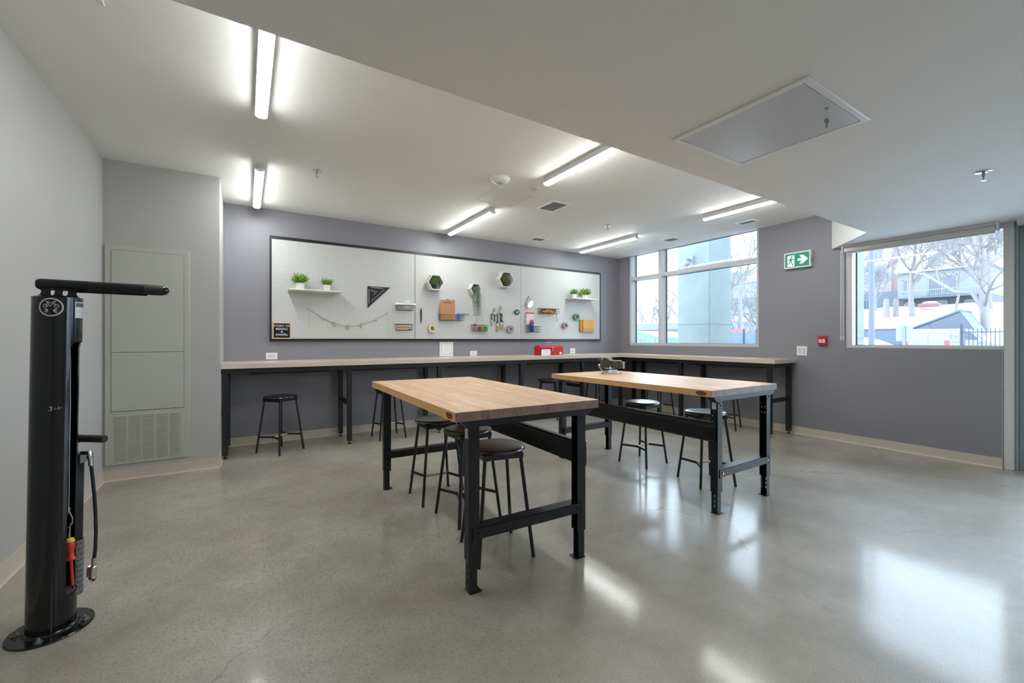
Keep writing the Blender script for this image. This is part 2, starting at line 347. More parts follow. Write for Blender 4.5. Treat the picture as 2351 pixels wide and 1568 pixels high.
class Art:
    """flat shapes on a surface; fn maps (u, v) to a 3-D point"""
    def __init__(s, mb, fn): s.mb = mb; s.fn = fn
    def poly(s, pts): s.mb._add([s.fn(u, v) for u, v in pts], [tuple(range(len(pts)))])
    def quadstrip(s, A, B, closed=False):
        n = len(A); vs = [s.fn(*p) for p in A] + [s.fn(*p) for p in B]
        s.mb._add(vs, [(i, (i + 1) % n, n + (i + 1) % n, n + i) for i in range(n if closed else n - 1)])
    def ring(s, cx, cy, r0, r1, n=28): s.quadstrip([(cx + r0 * math.cos(t), cy + r0 * math.sin(t)) for t in [2 * PI * k / n for k in range(n)]], [(cx + r1 * math.cos(t), cy + r1 * math.sin(t)) for t in [2 * PI * k / n for k in range(n)]], True)
    def disc(s, cx, cy, r, n=20): s.poly([(cx + r * math.cos(2 * PI * k / n), cy + r * math.sin(2 * PI * k / n)) for k in range(n)])
    def line(s, pts, wd):
        for (x0, y0), (x1, y1) in zip(pts, pts[1:]):
            dx, dy = x1 - x0, y1 - y0; l = math.hypot(dx, dy) or 1; nx, ny = -dy / l * wd / 2, dx / l * wd / 2; ex, ey = dx / l * wd * 0.3, dy / l * wd * 0.3
            k = max(1, int(l / 0.012))
            A = [(x0 - ex + (dx + 2 * ex) * i / k + nx, y0 - ey + (dy + 2 * ey) * i / k + ny) for i in range(k + 1)]
            B = [(x0 - ex + (dx + 2 * ex) * i / k - nx, y0 - ey + (dy + 2 * ey) * i / k - ny) for i in range(k + 1)]
            s.quadstrip(A, B)

# ------------------------------------------------------------------ room constants
XL, XR = -1.06, 6.22          # left wall, window wall
YP, YB, YF = 5.06, 5.95, -3.6 # alcove wall, back wall, front wall (behind camera)
XJ = -0.215                   # corner where the alcove wall steps back
ZM, ZL = 2.843, 2.385         # main ceiling, low ceiling
YE = 1.80                     # edge of the low ceiling
TH = 0.15

# ================================================================== ROOM SHELL
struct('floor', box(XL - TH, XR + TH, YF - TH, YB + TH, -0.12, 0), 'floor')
struct('wall_left', box(XL - TH, XL, YF - TH, YP + TH, 0, 3.1), 'white_wall')
m = MB().box(XL - TH, XJ, YP, YP + TH, 0, 3.1).box(XJ - TH, XJ, YP + TH, YB, 0, 3.1)
struct('wall_back_left', m, 'white_wall')
struct('wall_back', box(XJ - TH, XR + TH + .1, YB, YB + TH, 0, 3.1), 'grey_wall')
struct('wall_front', box(XL - TH, XR + TH, YF - TH, YF, 0, 3.1), 'white_wall')
W1 = (3.27, 5.72, 1.146, 2.843); W2 = (0.955, 2.235, 1.156, 2.385)
m = MB()
XO = XR + 0.25
m.box(XR, XO, W1[1], YB, 0, 3.1)
m.box(XR, XO, W1[0], W1[1], 0, W1[2]).box(XR, XO, W1[0], W1[1], 2.90, 3.1)
m.box(XR, XO, W2[1], W1[0], 0, 3.1)
m.box(XR, XO, W2[0], W2[1], 0, W2[2])
struct('wall_right', m, 'grey_wall')
m = MB().box(XR, XO, YF - TH, W2[1], ZL, 3.1).box(XR, XO, YF - TH, -2.0, 0, ZL)
struct('wall_right_upper', m, 'white_wall')
# main ceiling with a diagonal cut at the window side, and the slab above the gap
poly = [(XL, YE), (5.30, YE), (XR, 2.59), (XR, YB), (XJ, YB), (XJ, YP), (XL, YP)]
struct('ceiling', MB().prism(poly, 'z', ZM, ZM + 0.045), 'ceil')
struct('ceiling_upper', box(XL - TH, XO, YE - 0.3, YB + TH, 3.1, 3.2), 'ceil')
poly = [(XL, YF), (XR, YF), (XR, 2.374), (5.563, YE + .008), (XL, YE + .008)]
struct('ceiling_low', MB().prism(poly, 'z', ZL, 3.1), 'ceil_low')

# baseboards (cove profile)
def baseboard(name, pts, inward):
    mb = MB()
    prof = [(0, 0), (0.018, 0), (0.016, 0.004), (0.010, 0.012), (0.007, 0.024), (0.0055, 0.10), (0, 0.10)]
    for (p, q) in zip(pts, pts[1:]):
        p = Vector((*p, 0)); q = Vector((*q, 0)); n = Vector((*inward(p, q), 0))
        k = len(prof); vs = [p + n * d + Vector((0, 0, h)) for d, h in prof] + [q + n * d + Vector((0, 0, h)) for d, h in prof]
        mb._add(vs, [tuple(range(k)), tuple(range(k, 2 * k))[::-1]] + [(i, i + k, (i + 1) % k + k, (i + 1) % k) for i in range(k)])
    struct(name, mb, 'base')
baseboard('baseboard_left', [(XL, YF), (XL, YP)], lambda p, q: (1, 0))
baseboard('baseboard_back_left', [(XL, YP), (XJ, YP)], lambda p, q: (0, -1))
baseboard('baseboard_jog', [(XJ, YP), (XJ, YB)], lambda p, q: (1, 0))
baseboard('baseboard_back', [(XJ, YB), (XR, YB)], lambda p, q: (0, -1))
baseboard('baseboard_right', [(XR, YB), (XR, 0.957)], lambda p, q: (-1, 0))

# ------------------------------------------------------------------ windows
def window_struct(name):
    o = bpy.data.objects.new(name, None); COL.objects.link(o); o['kind'] = 'structure'; return o
w1 = window_struct('window_1')
a, b, z0, z1 = W1[0], W1[1], W1[2], 2.90
fx, dx = 6.265, 0.15
ML, MR = 4.98, 5.048      # mullion faces
m = MB()
m.box(fx, fx + dx, b - .04, b, z0, z1).box(fx, fx + dx, a, a + .05, z0, z1)
m.box(fx, fx + dx, ML, MR, z0, z1)
m.box(fx - .001, fx + dx + .001, a, b, z0, z0 + .045).box(fx - .001, fx + dx + .001, a, b, z1 - .03, z1)
m.box(fx - .001, fx + dx + .001, a, b, 2.385, 2.445)
P('window_frame', m, 'alu', w1)
m = MB()
for (y0, y1) in ((a + .05, ML), (MR, b - .04)):
    for (q0, q1) in ((z0 + .045, 2.385), (2.445, z1 - .03)):
        m.box(fx + dx - .02, fx + dx - .004, y0, y0 + .008, q0, q1).box(fx + dx - .02, fx + dx - .004, y1 - .010, y1, q0, q1).box(fx + dx - .02, fx + dx - .004, y0, y1, q1 - .006, q1).box(fx + dx - .02, fx + dx - .004, y0, y1, q0, q0 + .005)
P('gasket', m, 'gasket', w1)
for (y0, y1) in ((a + .05, ML), (MR, b - .04)):
    for (q0, q1) in ((z0 + .045, 2.385), (2.445, z1 - .03)):
        P('pane', box(fx + dx - .014, fx + dx - .008, y0, y1, q0, q1), 'glass', w1)
w2 = window_struct('window_2')
fx2, dx2 = 6.235, 0.14
a, b, z0, z1 = W2
m = MB().box(fx2, fx2 + dx2, b - .065, b, z0, z1).box(fx2 - .001, fx2 + dx2 + .001, a, b, z0, z0 + .03).box(fx2 - .001, fx2 + dx2 + .001, a, b, z1 - .05, z1)
P('window_frame', m, 'alu', w2)
m = MB().box(fx2 + dx2 - .02, fx2 + dx2 - .003, b - .073, b - .065, z0 + .03, z1 - .05).box(fx2 + dx2 - .02, fx2 + dx2 - .003, a, b - .065, z0 + .03, z0 + .035)
P('gasket', m, 'gasket', w2)
P('pane', box(fx2 + dx2 - .014, fx2 + dx2 - .008, a, b - .065, z0 + .03, z1 - .05), 'glass', w2)
# mullion post and glazed door beyond it
struct('trim_1', MB().box(fx2 - .012, fx2 + dx2, .885, .955, 0, ZL), 'alu', 0.003)
struct('trim_2', MB().box(XR - .003, XR + .012, .955, .963, 0, W2[2]), 'alu_teal')
d1 = window_struct('door_1')
m = MB().box(6.25, 6.39, .862, .885, 0, ZL).box(6.265, 6.38, .83, .862, 0, ZL).box(6.24, 6.38, .775, .83, 0, ZL).box(6.25, 6.38, .74, .775, 0, ZL)
for y in (-.25, -1.2): m.box(6.25, 6.38, y - .05, y + .05, 0, ZL)
m.box(6.25, 6.38, -2.0, -1.93, 0, ZL).box(6.25, 6.38, -2.0, .74, 0, .12).box(6.25, 6.38, -2.0, .74, ZL - .08, ZL)
P('door_frame', m, 'alu_teal', d1, 0.002)
for (y0, y1) in ((-.20, .74), (-1.15, -.30), (-1.93, -1.25)):
    P('pane', box(6.33, 6.336, y0, y1, .12, ZL - .08), 'glass', d1)

# roller blinds
def blind(loc_y0, loc_y1, label, chain=True):
    t = thing('roller_blind', label, 'window blind', (6.14, (loc_y0 + loc_y1) / 2, ZL)); h = (loc_y1 - loc_y0) / 2
    P('headrail', MB().box(-.03, .07, -h, h, -.016, -.001).box(-.032, -.026, -h, h, -.022, -.001), 'whitemetal', t, .001)
    P('fabric_roll', MB().cyl((0, -h + .015, -.052), (0, h - .015, -.052), .031, n=24), 'whitemetal', t)
    P('bottom_bar', MB().box(.012, .028, -h + .02, h - .02, -.098, -.078), 'whitemetal', t, .002)
    for s in (-1, 1):
        P('bracket', MB().prism([(-.04, -.001), (.06, -.001), (.06, -.03), (.03, -.075), (.0, -.09), (-.03, -.075), (-.04, -.03)], 'y', s * h - .006, s * h + .006), 'whiteplastic', t, .002)
    if chain:
        P('pull_cord', MB().tube([(-.03, h + .012, -.06), (-.03, h + .014, -1.10)], .0035, 6).tube([(.02, h + .012, -.06), (.02, h + .008, -1.10)], .0035, 6).tube([(-.03, h + .014, -1.09), (-.03, h + .014, -1.135)], .006, 8).tube([(.02, h + .008, -1.09), (.02, h + .008, -1.135)], .006, 8), 'whiteplastic', t)
    return t
blind(.975, 2.225, 'rolled up white blind with cords over the snowy street window')
t = thing('roller_blind', 'end of a white blind box above the glazed door at the right edge', 'window blind', (6.13, .29, ZL))
P('headrail', MB().prism([(-.05, 0), (.07, 0), (.07, -.06), (-.03, -.06), (-.05, -.045)], 'y', -.56, .56), 'whitemetal', t, .001)

# ================================================================== CEILING THINGS
def light(x, y0, y1, label):
    t = thing('linear_ceiling_light', label, 'ceiling light', (x, (y0 + y1) / 2, ZM), 0, 'linear ceiling lights'); h = (y1 - y0) / 2
    P('housing', MB().box(-.026, .026, -h, h, -.050, 0).box(-.0368, .0368, -h, h, -.0575, -.050), 'whitemetal', t, .001)  # wider lower lip added to block diffuser glow on the ceiling
    pts = [(-.036, -.058), (-.036, -.060)] + [(-.036 * math.cos(q), -.060 - .018 * math.sin(q)) for q in [PI * k / 8 for k in range(1, 8)]] + [(.036, -.060), (.036, -.058)]
    P('diffuser', MB().prism(pts, 'y', -h + .002, h - .002), 'tube', t)
    P('end_cap', MB().prism([(p[0] * 1.02, p[1] - .0004) for p in pts], 'y', -h - .002, -h + .002), 'whiteplastic', t)
    P('end_cap', MB().prism([(p[0] * 1.02, p[1] - .0004) for p in pts], 'y', h - .002, h + .002), 'whiteplastic', t)
    return t
light(.092, 2.10, 3.375, 'lit linear light nearest the camera, over the floor left of the tables')
light(.110, 4.445, 5.71, 'lit linear light nearest the left end of the back wall')
light(2.51, 2.10, 3.36, 'lit linear light above the gap between the two workbenches, cut by the low ceiling edge')
light(2.52, 4.445, 5.70, 'lit linear light in front of the middle pegboard panel')
light(4.95, 2.02, 3.275, 'lit linear light nearest the green exit sign')
light(4.98, 4.405, 5.65, 'lit linear light in the far corner, above the right pegboard panel')

for x_, lb_ in ((.6, 'left'), (2.5, 'middle'), (4.4, 'right')):   # unseen lamps added behind the camera to brighten the room
    for y_, row_ in ((-3.0, 'back'),):
        l_ = light(x_, y_, y_ + 1.25, 'unseen fill light added on the low ceiling behind the viewer, %s one of three' % lb_); l_.location.z = ZL

def sprinkler(x, y, z, label, big=False):
    t = thing('fire_sprinkler', label, 'sprinkler', (x, y, z), 0, 'ceiling sprinklers')
    P('escutcheon', MB().lathe([(.0, 0), (.042, 0), (.042, -.004), (.030, -.008), (.012, -.009), (0.0, -.009)][::-1], 24), 'chrome', t)
    P('sprinkler_body', MB().cyl((0, 0, -.008), (0, 0, -.035), .009, .007).tube([(-.010, 0, -.03), (-.013, 0, -.045), (-.004, 0, -.058)], .0022, 6).tube([(.010, 0, -.03), (.013, 0, -.045), (.004, 0, -.058)], .0022, 6), 'steel', t)
    P('deflector', MB().cyl((0, 0, -.058), (0, 0, -.061), .015, n=12), 'chrome', t)
sprinkler(.572, 4.364, ZM, 'small sprinkler head on the main ceiling right of the left wall lights')
sprinkler(4.277, 4.306, ZM, 'small sprinkler head on the ceiling above the right pegboard panel')
sprinkler(4.217, .735, ZL, 'chrome ringed sprinkler head on the low ceiling at the right')

def ceil_vent(x, y, wx, wy, label, faint=False):
    t = thing('ceiling_vent', label, 'vent', (x, y, ZM), 0, 'ceiling vents'); b = .025
    m = MB()
    for (x0, x1, y0, y1) in ((-wx, wx, -wy, -wy + b), (-wx, wx, wy - b, wy), (-wx, -wx + b, -wy + b, wy - b), (wx - b, wx, -wy + b, wy - b)): m.box(x0, x1, y0, y1, -.008, 0)
    P('vent_frame', m, 'ceil' if faint else 'bright', t, .002)
    m = MB(); k = 0; y_ = -wy + b + .006
    while y_ < wy - b: m.box(-wx + b, wx - b, y_, y_ + .004, -.006, -.001); y_ += .011
    x_ = -wx + b + .01
    while x_ < wx - b: m.box(x_, x_ + .003, -wy + b, wy - b, -.005, -.001); x_ += .014
    P('grille', m, 'vent', t, smooth=0)
    P('duct_plate', box(-wx + b, wx - b, -wy + b, wy - b, -.001, 0), 'panelgap' if not faint else 'vent', t)
ceil_vent(3.105, 4.025, .125, .17, 'square grille vent on the ceiling beside the round white access point')
ceil_vent(5.72, 4.36, .115, .12, 'small grille vent on the ceiling above the left window pane')
ceil_vent(5.745, 3.17, .085, .125, 'small grille vent on the ceiling near the wide window pane and second light')
ceil_vent(3.92, 5.465, .12, .09, 'faint grille vent close to the back wall between two lights', True)
def hatch(x0, x1, y0, y1, label):
    t = thing('ceiling_hatch', label, 'access panel', ((x0 + x1) / 2, (y0 + y1) / 2, ZM)); wx, wy = (x1 - x0) / 2, (y1 - y0) / 2; b = .022; m = MB()
    for (p, q, r, s) in ((-wx, wx, -wy, -wy + b), (-wx, wx, wy - b, wy), (-wx, -wx + b, -wy + b, wy - b), (wx - b, wx, -wy + b, wy - b)): m.box(p, q, r, s, -.006, 0)
    P('hatch_frame', m, 'ceil', t, .002); P('gap_line', box(-wx + b, wx - b, -wy + b, wy - b, -.001, 0), 'vent', t); P('hatch_panel', box(-wx + b + .003, wx - b - .003, -wy + b + .003, wy - b - .003, -.004, -.001), 'ceil', t, .001)
hatch(2.222, 2.716, 3.82, 4.32, 'flush square white access panel on the ceiling below the round access point')
hatch(5.41, 5.745, 4.96, 5.28, 'pale square access panel on the ceiling in the far corner by the window')
t = thing('wireless_access_point', 'round white domed access point on the ceiling', 'access point', (2.13, 3.615, ZM))
P('housing', MB().lathe([(0, -.045), (.03, -.045), (.06, -.04), (.088, -.026), (.098, -.012), (.098, 0), (0, 0)], 36), 'whiteplastic', t)
P('status_ring', MB().lathe([(.028, -.0462), (.036, -.0458), (.036, -.0435), (.028, -.0435)], 30), 'ghost', t)
t = thing('motion_sensor', 'small round white sensor on the ceiling beside the access point', 'sensor', (2.559, 3.643, ZM))
P('sensor_base', MB().lathe([(0, -.018), (.045, -.018), (.052, -.012), (.052, 0), (0, 0)], 28), 'whiteplastic', t)
P('sensor_lens', MB().lathe([(0, -.038), (.015, -.036), (.030, -.028), (.034, -.017), (0, -.017)], 24), 'whitemetal', t)
tag(P('ceiling_strip', box(-.588, -.566, 2.2, 2.746, ZM - .006, ZM), 'whiteplastic', None, .002), 'tip of a thin white strip on the ceiling at the top left', 'strip')

# large hatch in the low ceiling
t = thing('ceiling_access_hatch', 'large grey metal hatch in the low ceiling with a key in its lock', 'access panel', (2.375, 1.208, ZL))
wx, wy = .333, .344; m = MB()
b = .032
for (p, q, r, s) in ((-wx, wx, -wy, -wy + b), (-wx, wx, wy - b, wy), (-wx, -wx + b, -wy + b, wy - b), (wx - b, wx, -wy + b, wy - b)): m.box(p, q, r, s, -.012, 0)
P('hatch_frame', m, 'bright', t, .004)
P('hatch_panel', box(-wx + b + .004, wx - b - .004, -wy + b + .004, wy - b - .004, -.009, -.002), 'hatch', t, .001)
P('hatch_gap', box(-wx + b, wx - b, -wy + b, wy - b, -.002, -.0005), 'slot', t)
P('lock_barrel', MB().cyl((.013, -.275, -.009), (.013, -.275, -.014), .009, n=16), 'chrome', t)
k = thing('key', 'steel key on a ring hanging from the hatch lock', 'key', (2.388, .933, ZL - .014), -.56)
P('key_blade', MB().box(-.004, .004, -.001, .001, -.022, 0), 'chrome', k)
m = MB(); m.tube([(.009 * math.cos(q), 0, -.026 - .013 + .013 * math.sin(q)) for q in [2 * PI * i / 16 for i in range(17)]], .0009, 5, False)
P('key_ring', m, 'chrome', k)
P('hanging_key', MB().prism([(-.010, -.050), (-.006, -.046), (.006, -.046), (.010, -.050), (.012, -.058), (.010, -.066), (.005, -.071), (.005, -.088), (.003, -.092), (-.003, -.092), (-.005, -.088), (-.004, -.071), (-.010, -.066), (-.012, -.058)], 'y', -.001, .001), 'steel', k)

# ================================================================== WALL FITTINGS
def plate_back(name, x0, x1, z0, z1, label, cat, horiz=True, Y=YB, holes=2, group=None):
    t = thing(name, label, cat, ((x0 + x1) / 2, Y, (z0 + z1) / 2), 0, group); wx, wz = (x1 - x0) / 2, (z1 - z0) / 2
    P('cover_plate', box(-wx, wx, -.006, 0, -wz, wz), 'whiteplastic', t, .002)
    P('socket_face', box(-.033, .033, -.008, -.005, -.017, .017), 'whitemetal', t, .001)
    for c in (-.017, .017):
        m = MB(); m.box(c - .005, c - .0035, -.0086, -.007, .002, .009).box(c + .0035, c + .005, -.0086, -.007, .002, .009).cyl((c, -.0086, -.006), (c, -.007, -.006), .0022, n=8)
        P('socket_slots', m, 'slot', t)
plate_back('wall_outlet', .210, .333, 1.012, 1.093, 'white double outlet on the back wall left of the pegboard sign', 'outlet')
plate_back('wall_outlet', 2.962, 3.082, 1.003, 1.077, 'white outlet on the back wall right of the square cover plate', 'outlet')
plate_back('wall_outlet', 4.972, 5.090, 1.003, 1.095, 'white outlet on the back wall right of the red toolbox', 'outlet')
t = thing('wall_access_panel', 'square white access cover on the back wall under the pegboard', 'access panel', (2.565, YB, 1.112))
P('frame', MB().box(-.110, .110, -.008, 0, -.110, .108), 'whiteplastic', t, .004)
P('door', box(-.078, .078, -.010, -.0075, -.080, .078), 'whiteplastic', t, .001)
m = MB()
for (x0, x1, q0, q1) in ((-.081, .081, .078, .081), (-.081, .081, -.083, -.080), (-.081, -.078, -.083, .081), (.078, .081, -.083, .081)): m.box(x0, x1, -.0086, -.0078, q0, q1)
P('gap_line', m, 'vent', t)
# right wall (faces -X)
t = thing('switch_and_outlet_plate', 'white plate with switch and outlet on the right wall beside the counter end', 'switch', (XR, 2.711, 1.106))
P('cover_plate', box(-.006, 0, -.062, .062, -.062, .062), 'whiteplastic', t, .002)
P('rocker_switch', box(-.010, -.005, .010, .044, -.034, .034), 'whitemetal', t, .002)
P('socket_face', box(-.008, -.005, -.044, -.010, -.034, .034), 'whitemetal', t, .001)
m = MB()
for c in (-.018, .018): m.box(-.0086, -.007, -.034, -.032, c, c + .009).box(-.0086, -.007, -.022, -.020, c, c + .009).box(-.0086, -.007, -.029, -.025, c - .010, c - .006)
P('socket_slots', m, 'slot', t)
t = thing('fire_alarm_pull_station', 'red fire alarm pull station on the grey right wall', 'fire alarm', (XR, 2.469, 1.243))
P('housing', MB().box(-.035, 0, -.045, .045, -.060, .060), 'redalarm', t, .004)
P('pull_bar', MB().box(-.040, -.034, -.038, .038, .028, .034), 'redalarm', t, .001)
P('lower_ridge', MB().box(-.037, -.034, -.040, .040, -.052, -.046), 'redalarm', t, .001)
P('white_plate', box(-.039, -.034, -.034, .034, -.028, .014), 'white', t, .001)
m = MB(); text_mesh('FIRE', .014, m, (-.0395, .018, -.006), (0, -1, 0), (0, 0, 1)); text_mesh('PULL', .012, m, (-.0395, -.018, -.006), (0, -1, 0), (0, 0, 1))
m.cyl((-.0397, 0, .004), (-.0385, 0, .004), .006, n=14).box(-.0397, -.0385, -.028, .028, -.020, -.017)
P('lettering', m, 'slot', t)

# exit sign
t = thing('exit_sign', 'green running man exit sign with right arrow on the right wall', 'exit sign', (XR, 2.745, 2.306))
P('housing', MB().box(-.060, 0, -.159, .159, -.105, .105), 'whiteplastic', t, .003)
P('legend_panel', box(-.0625, -.058, -.143, .143, -.089, .089), 'exitgreen', t)
m = MB(); A = Art(m, lambda u, v: (-.0632, -u, v))
A.poly([(-.115, -.082), (-.030, -.082), (-.030, .066), (-.115, .066)])
A.poly([(.008, .014), (.058, .014), (.030, .056), (.072, .056), (.132, .000), (.072, -.056), (.030, -.056), (.058, -.016), (.008, -.016)])
P('door_and_arrow', m, 'exitwhite', t)
m = MB(); A = Art(m, lambda u, v: (-.0640, -u, v))
A.disc(-.062, .044, .0105)
A.poly([(-.088, .026), (-.062, .028), (-.052, .012), (-.070, -.012), (-.086, -.010)])
A.line([(-.086, .022), (-.099, .010), (-.109, -.006)], .008); A.line([(-.060, .024), (-.048, .008), (-.030, .010)], .008)
A.line([(-.080, -.010), (-.088, -.036), (-.112, -.040), (-.126, -.054)], .011); A.line([(-.072, -.008), (-.062, -.030), (-.056, -.050), (-.046, -.068)], .011)
P('running_figure', m, 'exitgreen', t)
P('side_vent', MB().box(-.040, -.020, -.161, -.158, -.052, .010).box(-.034, -.026, -.161, -.158, .040, .048), 'vent', t)

# electrical / water heater panel in the alcove
t = thing('wall_service_panel', 'tall cream service panel with two doors and bottom louvres on the left alcove wall', 'service panel', (-.747, YP, 1.117))
P('panel_frame', MB().box(-.298, .298, -.014, 0, -.975, .975), 'panelpaint', t, .003)
P('gap_line', box(-.256, .258, -.0148, -.0138, -.506, .933), 'panelgap', t)
P('upper_door', box(-.253, .255, -.019, -.0142, .024, .930), 'panelpaint', t, .001)
P('lower_door', box(-.253, .255, -.019, -.0142, -.501, .020), 'panelpaint', t, .001)
m = MB()
for c in range(5):
    x0 = -.232 + c * .0965
    for k in range(36):
        z = -.965 + .022 + k * .0113
        m.prism([(-.0140, z), (-.0195, z + .0015), (-.0140, z + .0062)], 'x', x0, x0 + .078)
P('louvres', m, 'panelpaint', t, smooth=0)
m = MB()
for c in range(5):
    x0 = -.232 + c * .0965; 
    for k in range(36):
        z = -.965 + .022 + k * .0113; m.box(x0, x0 + .078, -.0150, -.0138, z - .0026, z - .0006)
P('louvre_slots', m, 'louvregap', t, smooth=0)

# ================================================================== PEGBOARD (parts: three panels and frame)
PY = 5.945
t = thing('pegboard', 'long white pegboard in three sections with a black frame on the grey back wall', 'pegboard', (2.974, YB, 1.876))
seams = [.268, 2.066, 3.892, 5.680]
for i in range(3):
    x0, x1 = seams[i] - 2.974, seams[i + 1] - 2.974
    P('pegboard_panel', box(x0 + (.003 if i else 0), x1 - (.003 if i < 2 else 0), -.030, -.024, -.622, .622), 'peg', t)
P('frame', MB().box(-2.726, 2.726, -.036, 0, .606, .642).box(-2.726, 2.726, -.036, 0, -.643, -.610).box(-2.726, -2.704, -.036, 0, -.616, .612).box(2.704, 2.726, -.036, 0, -.616, .612).box(-2.70, 2.70, -.024, -.020, -.61, .61), 'peg_frame', t, .001)
P('seam_strip', box(seams[1] - 2.974 - .003, seams[1] - 2.974 + .003, -.031, -.024, -.616, .612), 'peg_frame', t)
P('seam_strip', box(seams[2] - 2.974 - .002, seams[2] - 2.974 + .002, -.031, -.024, -.616, .612), 'vent', t)
BY = YB - .030   # face of the board

# letter board
t = thing('letter_board', 'small black letter board reading STORY OF RIDEAU & CHAPEL in a wood frame', 'sign', (.378, BY, 1.363))
P('frame', MB().box(-.100, .100, -.020, 0, .088, .100).box(-.100, .100, -.020, 0, -.100, -.088).box(-.100, -.088, -.020, 0, -.088, .088).box(.088, .100, -.020, 0, -.088, .088), 'letterwood', t, .001)
P('felt', box(-.088, .088, -.010, 0, -.088, .088), 'letterblack', t)
m = MB()
for s_, z in (('STORY OF', .058), ('RIDEAU', .020), ('&', -.014), ('CHAPEL', -.050)): text_mesh(s_, .034, m, (0, -.0115, z), (1, 0, 0), (0, 0, 1), 1.12)
P('letters', m, 'white', t)

# shelves
def shelf(x0, x1, z, label):
    t = thing('shelf', label, 'shelf', ((x0 + x1) / 2, BY, z), 0, 'white shelves on the pegboard'); h = (x1 - x0) / 2
    P('shelf_board', MB().prism([(-h, 0), (h, 0), (h - .005, -.21), (-h + .005, -.21)], 'z', -.016, 0), 'shelf', t, .002)
    for u in (-.65, 0, .65):
        P('shelf_bracket', MB().tube([(u * h, -.001, -.035), (u * h, -.02, -.040), (u * h, -.05, -.022), (u * h, -.19, -.018)], .0025, 6), 'wirew', t)
shelf(.440, 1.050, 1.868, 'white shelf with two potted plants at the left end of the pegboard')
shelf(4.84, 5.45, 1.990, 'white shelf with two potted plants at the right end of the pegboard')

def blades(mb, n, r0, h, spread, wd, seed, curl=.3, z0=0):
    rnd = random.Random(seed)
    for i in range(n):
        q = rnd.uniform(0, 2 * PI); rr = r0 * math.sqrt(rnd.random()); x, y = rr * math.cos(q), rr * math.sin(q)
        H = h * rnd.uniform(.45, 1.15); sp = spread * (rr / r0) * rnd.uniform(.6, 1.2); dx, dy = math.cos(q) * sp, math.sin(q) * sp
        ta = rnd.uniform(0, PI); ux, uy = math.cos(ta) * wd, math.sin(ta) * wd
        A = []; 
        for k in range(4):
            s = k / 3.0; ww = (1 - s) ** .6 if k < 3 else .05
            c = (x + dx * (s + curl * s * s), y + dy * (s + curl * s * s), z0 + H * (s - curl * .3 * s * s))
            A.append(((c[0] - ux * ww, c[1] - uy * ww, c[2]), (c[0] + ux * ww, c[1] + uy * ww, c[2])))
        vs = [p for ab in A for p in ab]; mb._add(vs, [(2 * k, 2 * k + 1, 2 * k + 3, 2 * k + 2) for k in range(3)])
def leafy(mb, n, r, h, seed, ls=.02, z0=0):
    """stems with oval leaves"""
    rnd = random.Random(seed)
    for i in range(n):
        q = rnd.uniform(0, 2 * PI); e = rnd.uniform(.15, 1.35); L = rnd.uniform(.65, 1.0)
        tip = Vector((math.cos(q) * math.cos(e) * r * L, math.sin(q) * math.cos(e) * r * L, z0 + math.sin(e) * h * L + .01))
        b = Vector((math.cos(q) * .012, math.sin(q) * .012, z0)); mb.tube([b, tip], [.0012, .0008], 4, False)
        for k in range(7):
            s = .35 + .65 * k / 6; p = b.lerp(tip, s); a = rnd.uniform(0, 2 * PI)
            d = ((tip - b).normalized() + Vector((math.cos(a), math.sin(a), rnd.uniform(-.2, .6))) * .8).normalized() * ls * rnd.uniform(.8, 1.2)
            sd = d.cross(Vector((rnd.uniform(-1, 1), rnd.uniform(-1, 1), rnd.uniform(-1, 1)))).normalized() * ls * .30
            mb._add([p, p + d * .5 + sd, p + d, p + d * .5 - sd], [(0, 1, 2, 3)])
def potted(x, y, z, r, h, fol, mt, potm, label, taper=.95):
    t = thing('potted_plant', label, 'plant', (x, y, z))
    P('pot', MB().lathe([(0, 0), (r * taper - .002, 0), (r * taper, .003), (r, h), (r - .004, h), (r - .006, h - .008), (0, h - .008)], 28), potm, t)
    mb = MB(); fol(mb, h - .008); P('foliage', mb, mt, t, smooth=0)
    return t
potted(.570, BY - .105, 1.868, .050, .080, lambda m, z: leafy(m, 70, .115, .125, 3, .026, z), 'leaf', 'pot', 'bushy green plant in a white pot, left one on the left shelf')
potted(.876, BY - .105, 1.868, .042, .078, lambda m, z: blades(m, 260, .036, .10, .045, .0035, 5, z0=z), 'leaf', 'pot', 'spiky grass plant in a white pot, right one on the left shelf')
potted(4.950, BY - .105, 1.990, .048, .070, lambda m, z: blades(m, 260, .042, .11, .040, .0035, 6, z0=z), 'leaf', 'pot', 'spiky grass plant in a white pot, left one on the right shelf')
potted(5.200, BY - .105, 1.990, .050, .070, lambda m, z: leafy(m, 70, .130, .125, 8, .026, z), 'leaf', 'pot', 'bushy green plant in a white pot, right one on the right shelf')

def hexbox(x, z, r, label, d=.12):
    t = thing('hexagon_shelf', label, 'shelf', (x, BY, z), 0, 'hexagon shelves on the pegboard')
    th = .013; n = 6; vs = []; fs = []
    for ri in (r, r - th):
        for yy in (0, -d):
            for k in range(6): q = PI / 3 * k; vs.append((ri * math.cos(q), yy, ri * math.sin(q)))
    for k in range(6):
        j = (k + 1) % 6
        fs += [(k, j, 6 + j, 6 + k), (12 + k, 18 + k, 18 + j, 12 + j), (6 + k, 6 + j, 18 + j, 18 + k)]
    m = MB(); m._add(vs, fs); P('hexagon_frame', m, 'hexw', t, 0.0, smooth=0)
    m = MB(); m.prism([((r - .004) * math.cos(PI / 3 * k), (r - .004) * math.sin(PI / 3 * k)) for k in range(6)], 'y', -.006, -.001); P('back_board', m, 'vent', t)
    return t
hexbox(2.343, 2.085, .126, 'white hexagon shelf holding a grass plant, left of three')
hexbox(2.993, 2.028, .098, 'smaller white hexagon shelf with trailing ivy')
hexbox(3.545, 2.216, .140, 'white hexagon shelf holding a bushy grass plant, highest of three')
